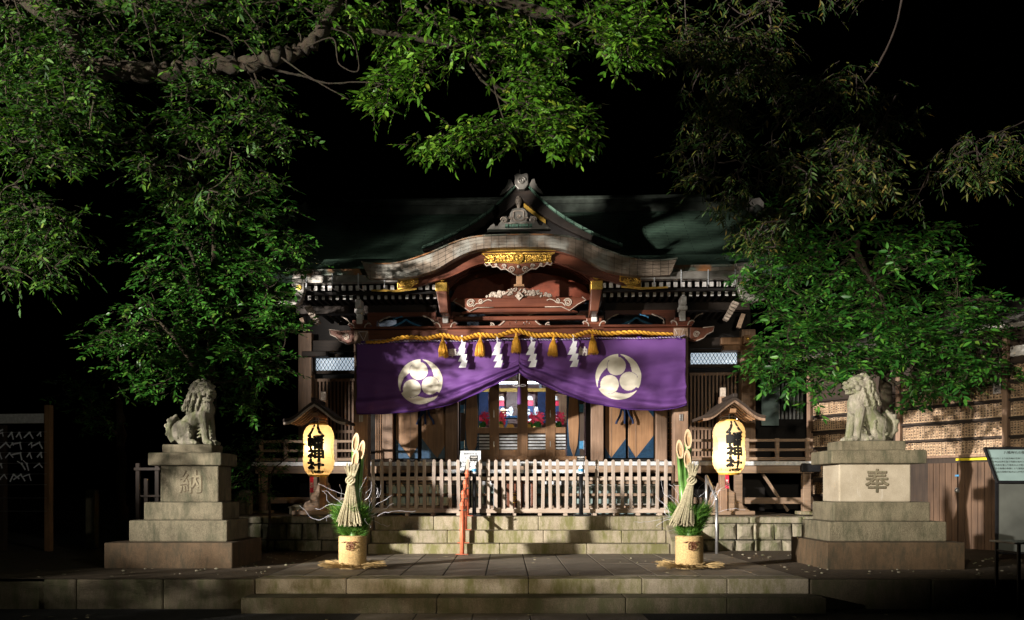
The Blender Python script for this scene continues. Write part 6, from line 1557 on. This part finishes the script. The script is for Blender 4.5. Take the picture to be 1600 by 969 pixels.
def tree(label, base, limbs, regions, mat, leaf, width, nleaf, spray_len, droop, twigrad=.006, cat='tree', name='broadleaf_tree', seed=1, flat=.45, bark=None):
    r = np.random.default_rng(seed); pr_ = random.Random(seed)
    e = empty(name, base, label, cat)
    m = MB(); anch = []
    for pts, r0, r1 in limbs:
        p = interp(pts, len(pts)*7); n = len(p)
        p = [q+Vector((pr_.gauss(0, 1), pr_.gauss(0, 1), pr_.gauss(0, 1)))*r0*.13 for q in p]
        m.tube(p, [(r0+(r1-r0)*i/(n-1))*(1+.13*pr_.gauss(0, 1)) for i in range(n)], 10); anch += p
    m.build('trunk', bark or M_bark, e, smooth=True)
    anch = np.array(anch)
    C = []
    for poly, n, Ya, Yb, nspr, rad in regions:
        xs = [p[0] for p in poly]; ys = [p[1] for p in poly]; got = 0; t = 0; cand = []
        while got < n and t < n*60:
            t += 1; x = r.uniform(min(xs), max(xs)); y = r.uniform(min(ys), max(ys))
            if not inpoly(x, y, poly): continue
            if math.sin(x*.045+seed)*math.sin(y*.05+seed*2)+.55*math.sin(x*.11-y*.09) < -.52 and r.random() < .8: continue
            if any((x-a)**2+(y-b)**2 < 90 for a, b in cand): 
                if r.random() < .75: continue
            cand.append((x, y)); Y = r.uniform(Ya, Yb); p = P(x, y, Y); C.append((p.x, p.y, p.z, nspr, rad)); got += 1
    C = np.array(C); Pp, D, Nn, S = [], [], [], []; tw = MB()
    cen = C[:, :3].mean(0)
    allp = C[:, :3]
    for ci, (cx, cy, cz, nspr, rad) in enumerate(C):
        c = np.array((cx, cy, cz))
        da = np.linalg.norm(anch-c, axis=1); a0 = anch[da.argmin()]
        # link to the nearest clump that lies nearer the limbs
        dmin = np.array([0.]); dn = np.linalg.norm(allp-c, axis=1); ok = [j for j in np.argsort(dn)[1:7] if np.linalg.norm(allp[j]-a0) < np.linalg.norm(c-a0)]
        tgt = allp[ok[0]] if ok else a0
        if np.linalg.norm(tgt-c) < 1.6:
            mid = (c+tgt)/2+r.normal(0, .06, 3)-np.array((0, 0, .04)); tw.tube(interp([tuple(tgt), tuple(mid), tuple(c)], 6), [twigrad*2.0*(1-.5*i/6) for i in range(7)], 4, False)
        out = c-a0; out[2] *= .5; out /= np.linalg.norm(out)+1e-6
        for k in range(int(nspr)):
            o = c+r.normal(0, 1, 3)*rad*np.array((1, 1, flat)); d = out*.6+r.normal(0, .75, 3); d[2] = d[2]*.35+r.uniform(-droop, .1); d /= np.linalg.norm(d)
            L = spray_len*r.uniform(.6, 1.25); up = np.array((0, 0, 1.))+r.normal(0, .28, 3)+np.array((0, -.35, 0)); u = np.cross(up, d); u /= np.linalg.norm(u)+1e-9; n_ = np.cross(d, u)
            sag = np.array((0, 0, -1.))*L*droop*.5
            tw.tube([tuple(o), tuple(o+d*L*.5+sag*.25), tuple(o+d*L+sag)], [twigrad*.6, twigrad*.45, twigrad*.2], 3, False)
            for i in range(nleaf):
                t = .12+.88*i/(nleaf-1); s = 1 if i % 2 else -1
                if i == nleaf-1: s = 0
                p = o+d*L*t+sag*t*t+r.normal(0, .006, 3); ang = R(r.uniform(38, 68))*s
                ld = d*math.cos(ang)+u*math.sin(ang)+np.array((0, 0, -droop*r.uniform(.2, .9)))+r.normal(0, .15, 3)
                Pp.append(p); D.append(ld); Nn.append(n_+r.normal(0, .33, 3)); S.append(leaf*r.choice((r.uniform(.4, .8), r.uniform(.75, 1.3))))
    tw.build('branches', bark or M_bark, e)
    leaf_mesh('crown', np.array(Pp), np.array(D), np.array(Nn), np.array(S), width, mat, e)
    return e
def PL_(pts, Y): return [P(x, y, Y if not isinstance(Y, (list, tuple)) else Y[i]) for i, (x, y) in enumerate(pts)]
# big camphor tree: trunk just outside the left edge, long limb across the top
lY = 9.2
tree('large camphor tree spreading over the top left, its mossy limb reaching across above the shrine', (-7.4, 9.6, ZP),
   [([(-7.4, 9.7, ZP-.1), (-7.3, 9.6, 2.2), (-7.1, 9.5, 4.4), (-6.6, 9.4, 6.4), (-6.2, 9.4, 8.2)], .42, .2),
    ([(-7.1, 9.5, 4.6)]+PL_([(-60, -20), (60, 10), (108, 62), (136, 104), (200, 110), (262, 112), (300, 107), (345, 101), (400, 98), (440, 88), (478, 72), (505, 42), (535, -20)], lY), .125, .065),
    (PL_([(505, 42), (590, 50), (660, 62), (722, 82), (760, 120), (800, 152), (840, 178)], 9.4), .03, .010),
    (PL_([(722, 82), (770, 96), (830, 80), (900, 40), (960, 10)], 9.4), .02, .010),
    (PL_([(400, 98), (440, 112), (470, 118), (510, 130), (560, 128), (600, 132)], 9.0), .012, .006),
    (PL_([(440, 90), (470, 112), (500, 130), (545, 156)], 9.0), .009, .005),
    (PL_([(478, 74), (520, 60), (530, 100), (560, 110), (550, 60), (520, 45)], 9.1), .008, .005),
    (PL_([(380, 100), (400, 150), (350, 200), (320, 230)], 9.0), .012, .008),
    (PL_([(136, 104), (110, 160), (80, 190), (60, 220)], 9.0), .03, .012)],
   [([(0,20),(90,15),(150,110),(168,200),(140,250),(60,270),(0,258)], 105, 8.4, 9.6, 9, .10),
    ([(0,285),(60,290),(110,320),(125,370),(110,420),(60,440),(0,420)], 46, 8.6, 9.6, 9, .11),
    ([(0,-30),(330,-30),(330,75),(250,98),(140,70),(0,45)], 78, 8.6, 10.2, 8, .11),
    ([(330,-30),(560,-30),(520,50),(400,80),(330,75)], 30, 8.8, 10, 7, .12),
    ([(-790,-60),(-400,-60),(-225,120),(-290,172),(-640,190)], 300, 8.5, 9.6, 9, .15),  # unseen foliage, added to shade the left slope of the main roof
    ([(-400,400),(-205,400),(-180,560),(-240,680),(-400,680)], 75, 8.8, 9.3, 9, .12),  # unseen low foliage, added to put the left pedestal in shade
    ([(270,108),(400,100),(420,150),(455,210),(450,235),(400,240),(425,300),(380,330),(300,320),(250,300),(200,240),(190,215),(260,185),(275,140)], 72, 8.7, 9.6, 9, .09)],
   M_leafA, .078, .40, 8, .20, .35, seed=3)
tree('camphor limb built with its own leaning trunk, whose bright green clusters hang over the top middle above the gable', (-8.9, 10.6, ZP),  # limb of the large camphor, modelled apart on a trunk of its own
   [([(-8.9, 10.6, ZP-.1), (-8.3, 10.4, 4.4), (-6.3, 10.1, 6.5), (-3.2, 9.6, 6.9), (-1.2, 9.5, 6.9), (.6, 9.5, 6.6)], .2, .05),
    (PL_([(640, 10), (700, 50), (726, 84), (748, 120), (790, 160), (830, 190)], 9.4), .018, .008),
    (PL_([(726, 84), (760, 100), (776, 150), (790, 190), (820, 205)], 9.3), .010, .006)],
   [([(520,0),(640,-20),(1040,-20),(1030,50),(1000,95),(960,70),(900,70),(880,90),(760,85),(700,110),(640,100),(560,90)], 80, 8.9, 10.2, 8, .10),
    ([(745,60),(880,50),(870,95),(790,98),(750,90)], 20, 8.9, 9.4, 8, .10),
    ([(930,40),(1000,20),(1010,70),(975,105),(940,90)], 14, 8.9, 9.4, 8, .10),
    ([(800,105),(845,110),(880,160),(905,190),(902,215),(880,230),(850,222),(800,210),(820,170)], 46, 8.9, 9.5, 9, .10),
    ([(650,222),(670,205),(720,195),(800,190),(820,208),(790,214),(730,218),(690,238)], 24, 8.9, 9.5, 8, .09),
    ([(560,130),(640,105),(680,110),(640,150),(600,165),(560,155)], 12, 8.9, 9.5, 8, .09)],
   leafmat('bright_camphor_leaves', (.022, .065, .004), (.045, .13, .008), (.10, .20, .018), .3, .45), .092, .44, 8, .20, .45, seed=5)
tree('evergreen tree rising behind the left stone lion-dog, layered sprays of small leaves', (-4.7, 13.5, ZP),
   [([(-4.7, 13.6, ZP-.1), (-4.65, 13.5, 1.7), (-4.6, 13.4, 3.0), (-4.5, 13.3, 4.3), (-4.45, 13.2, 5.8)], .13, .03),
    (PL_([(320, 600), (280, 540), (240, 500), (190, 520)], 13.2), .035, .012), (PL_([(322, 560), (370, 500), (410, 440), (440, 400)], 13.2), .035, .012), (PL_([(318, 470), (300, 400), (270, 350), (250, 310)], 13.2), .03, .01), (PL_([(325, 600), (380, 590), (430, 560)], 13.2), .025, .01)],
   [([(215,330),(260,290),(300,300),(430,285),(450,330),(470,390),(465,410),(440,450),(330,440),(205,440),(205,400),(240,370)], 84, 12.5, 13.8, 9, .13),
    ([(200,480),(215,440),(330,440),(440,450),(452,500),(450,560),(430,600),(400,655),(350,640),(300,580),(250,615),(200,590),(150,560),(150,520)], 100, 12.5, 13.8, 9, .14)],
   M_leafB, .098, .42, 10, .32, .28, seed=8)
tree('broad glossy evergreen tree behind the right lion-dog, spreading in front of the name-plaque racks', (6.1, 13.7, ZP),
   [([(6.05, 13.7, ZP-.1), (6.0, 13.6, 1.9), (5.9, 13.4, 3.0), (5.7, 13.3, 4.2), (5.3, 13.2, 5.2)], .13, .04),
    (PL_([(1400, 600), (1330, 560), (1270, 540), (1220, 520)], 12.9), .04, .012), (PL_([(1400, 560), (1460, 500), (1520, 470), (1560, 470)], 12.9), .04, .012), (PL_([(1390, 540), (1380, 470), (1340, 410), (1300, 370)], 12.9), .035, .01), (PL_([(1400, 600), (1470, 580), (1540, 570), (1580, 572)], 12.7), .03, .01)],
   [([(1190,335),(1240,310),(1330,360),(1400,350),(1470,345),(1500,400),(1550,430),(1590,470),(1560,500),(1200,500),(1185,470),(1170,430),(1180,380)], 100, 12.3, 13.8, 9, .14),
    ([(1195,490),(1560,490),(1572,530),(1590,575),(1540,585),(1500,597),(1450,618),(1400,628),(1425,600),(1330,582),(1290,605),(1270,635),(1240,605),(1210,600),(1190,570),(1182,540)], 150, 12.2, 13.6, 9, .13)],
   M_leafR, .115, .40, 9, .30, .3, seed=13)
tree('dim tree with narrow pointed leaves hanging into the dark sky at the upper right', (9.6, 12.5, ZP),
   [([(9.6, 12.6, ZP-.1), (9.4, 12.4, 4.0), (8.8, 12.0, 7.0), (7.8, 11.8, 8.9), (6.0, 11.5, 10.2)], .24, .05),
    (PL_([(1420, -90), (1400, 40), (1350, 130), (1290, 150), (1230, 190)], 11.3), .018, .006), (PL_([(1660, 150), (1600, 190), (1540, 215), (1490, 240)], 11.3), .012, .005), ([(6.0, 11.5, 10.2)]+PL_([(1230, -30), (1200, 50), (1120, 60), (1050, 65)], 11.3), .022, .006), (PL_([(1400, 150), (1340, 250), (1250, 280), (1150, 250)], 11.4), .014, .005)],
   [([(1025,45),(1080,35),(1230,50),(1225,120),(1190,135),(1150,120),(1080,125),(1035,80)], 46, 10.8, 11.8, 8, .11),
    ([(1060,228),(1110,220),(1180,250),(1205,300),(1150,318),(1080,280)], 14, 10.8, 11.8, 6, .09),
    ([(1190,190),(1250,120),(1350,105),(1370,135),(1280,160),(1220,200)], 22, 10.8, 11.8, 7, .10),
    ([(1230,240),(1340,200),(1390,230),(1380,290),(1350,330),(1260,320),(1220,270)], 48, 10.8, 11.8, 8, .11),
    ([(1470,225),(1600,200),(1600,240),(1550,290),(1480,260)], 22, 10.8, 11.8, 7, .12),
        ([(1060,130),(1200,130),(1210,240),(1070,225)], 24, 11, 12, 7, .12),
    ([(1100,300),(1240,325),(1200,400),(1170,370)], 24, 11.4, 12.4, 7, .11),
    ([(1200,200),(1400,130),(1480,220),(1420,330),(1350,240),(1210,250)], 24, 11.6, 12.6, 7, .13),
    ([(1180,-20),(1370,-20),(1330,30),(1200,60),(1060,40),(1060,-20)], 14, 11, 12, 5, .10)],
   M_leafC, .10, .27, 8, .20, .75, seed=17, bark=M_dark)
tree('small dark leafy shrub between the left pedestal and the veranda', (-3.9, 14.1, ZP),
   [([(-3.9, 14.1, ZP), (-3.85, 14.1, .9), (-3.8, 14.0, 1.6), (-3.5, 13.9, 1.9)], .025, .008)],
   [([(352,690),(420,668),(470,700),(430,730),(420,780),(362,775)], 34, 13.4, 14.2, 6, .10)],
   M_leafR, .075, .36, 8, .2, .3, twigrad=.004, cat='shrub', name='leafy_shrub', seed=23)
tree('slim tree with a bare pale trunk standing in the dark far left', (X_(183, 15), 15.2, ZP),
   [([(X_(178, 15), 15.2, ZP-.1), (X_(183, 15), 15.2, 1.3), (X_(184, 15), 15.1, 2.4), (X_(178, 15), 15, 3.6)], .11, .05), (PL_([(183, 680), (160, 660), (130, 655)], 14.8), .03, .01)],
   [([(85,600),(120,595),(180,640),(180,665),(135,668),(110,630)], 14, 14.3, 15, 7, .09), ([(100,560),(260,610),(230,640),(120,610)], 10, 15, 15.6, 6, .12)],
   M_leafB, .09, .36, 8, .22, .3, seed=29)
tree('added evergreen hedge out of view at the near left, shading the lower court', (-6.4, 6.0, 0),  # unseen hedge, added to keep the key light off kerb and front steps
   [([(-6.4, 6.0, 0), (-6.4, 6.0, .6), (-6.3, 6.0, 1.2)], .04, .02), ([(-8.2, 6.0, 0), (-8.2, 6.0, 1.2)], .04, .02), ([(-4.9, 6.0, 0), (-4.9, 6.0, 1.1)], .04, .02)],
   [([(-1235,690),(-800,650),(-400,672),(-150,700),(-140,1060),(-1235,1060)], 330, 5.6, 6.4, 9, .13)],
   M_leafB, .085, .44, 8, .2, .2, cat='hedge', name='added_shade_hedge', seed=41)
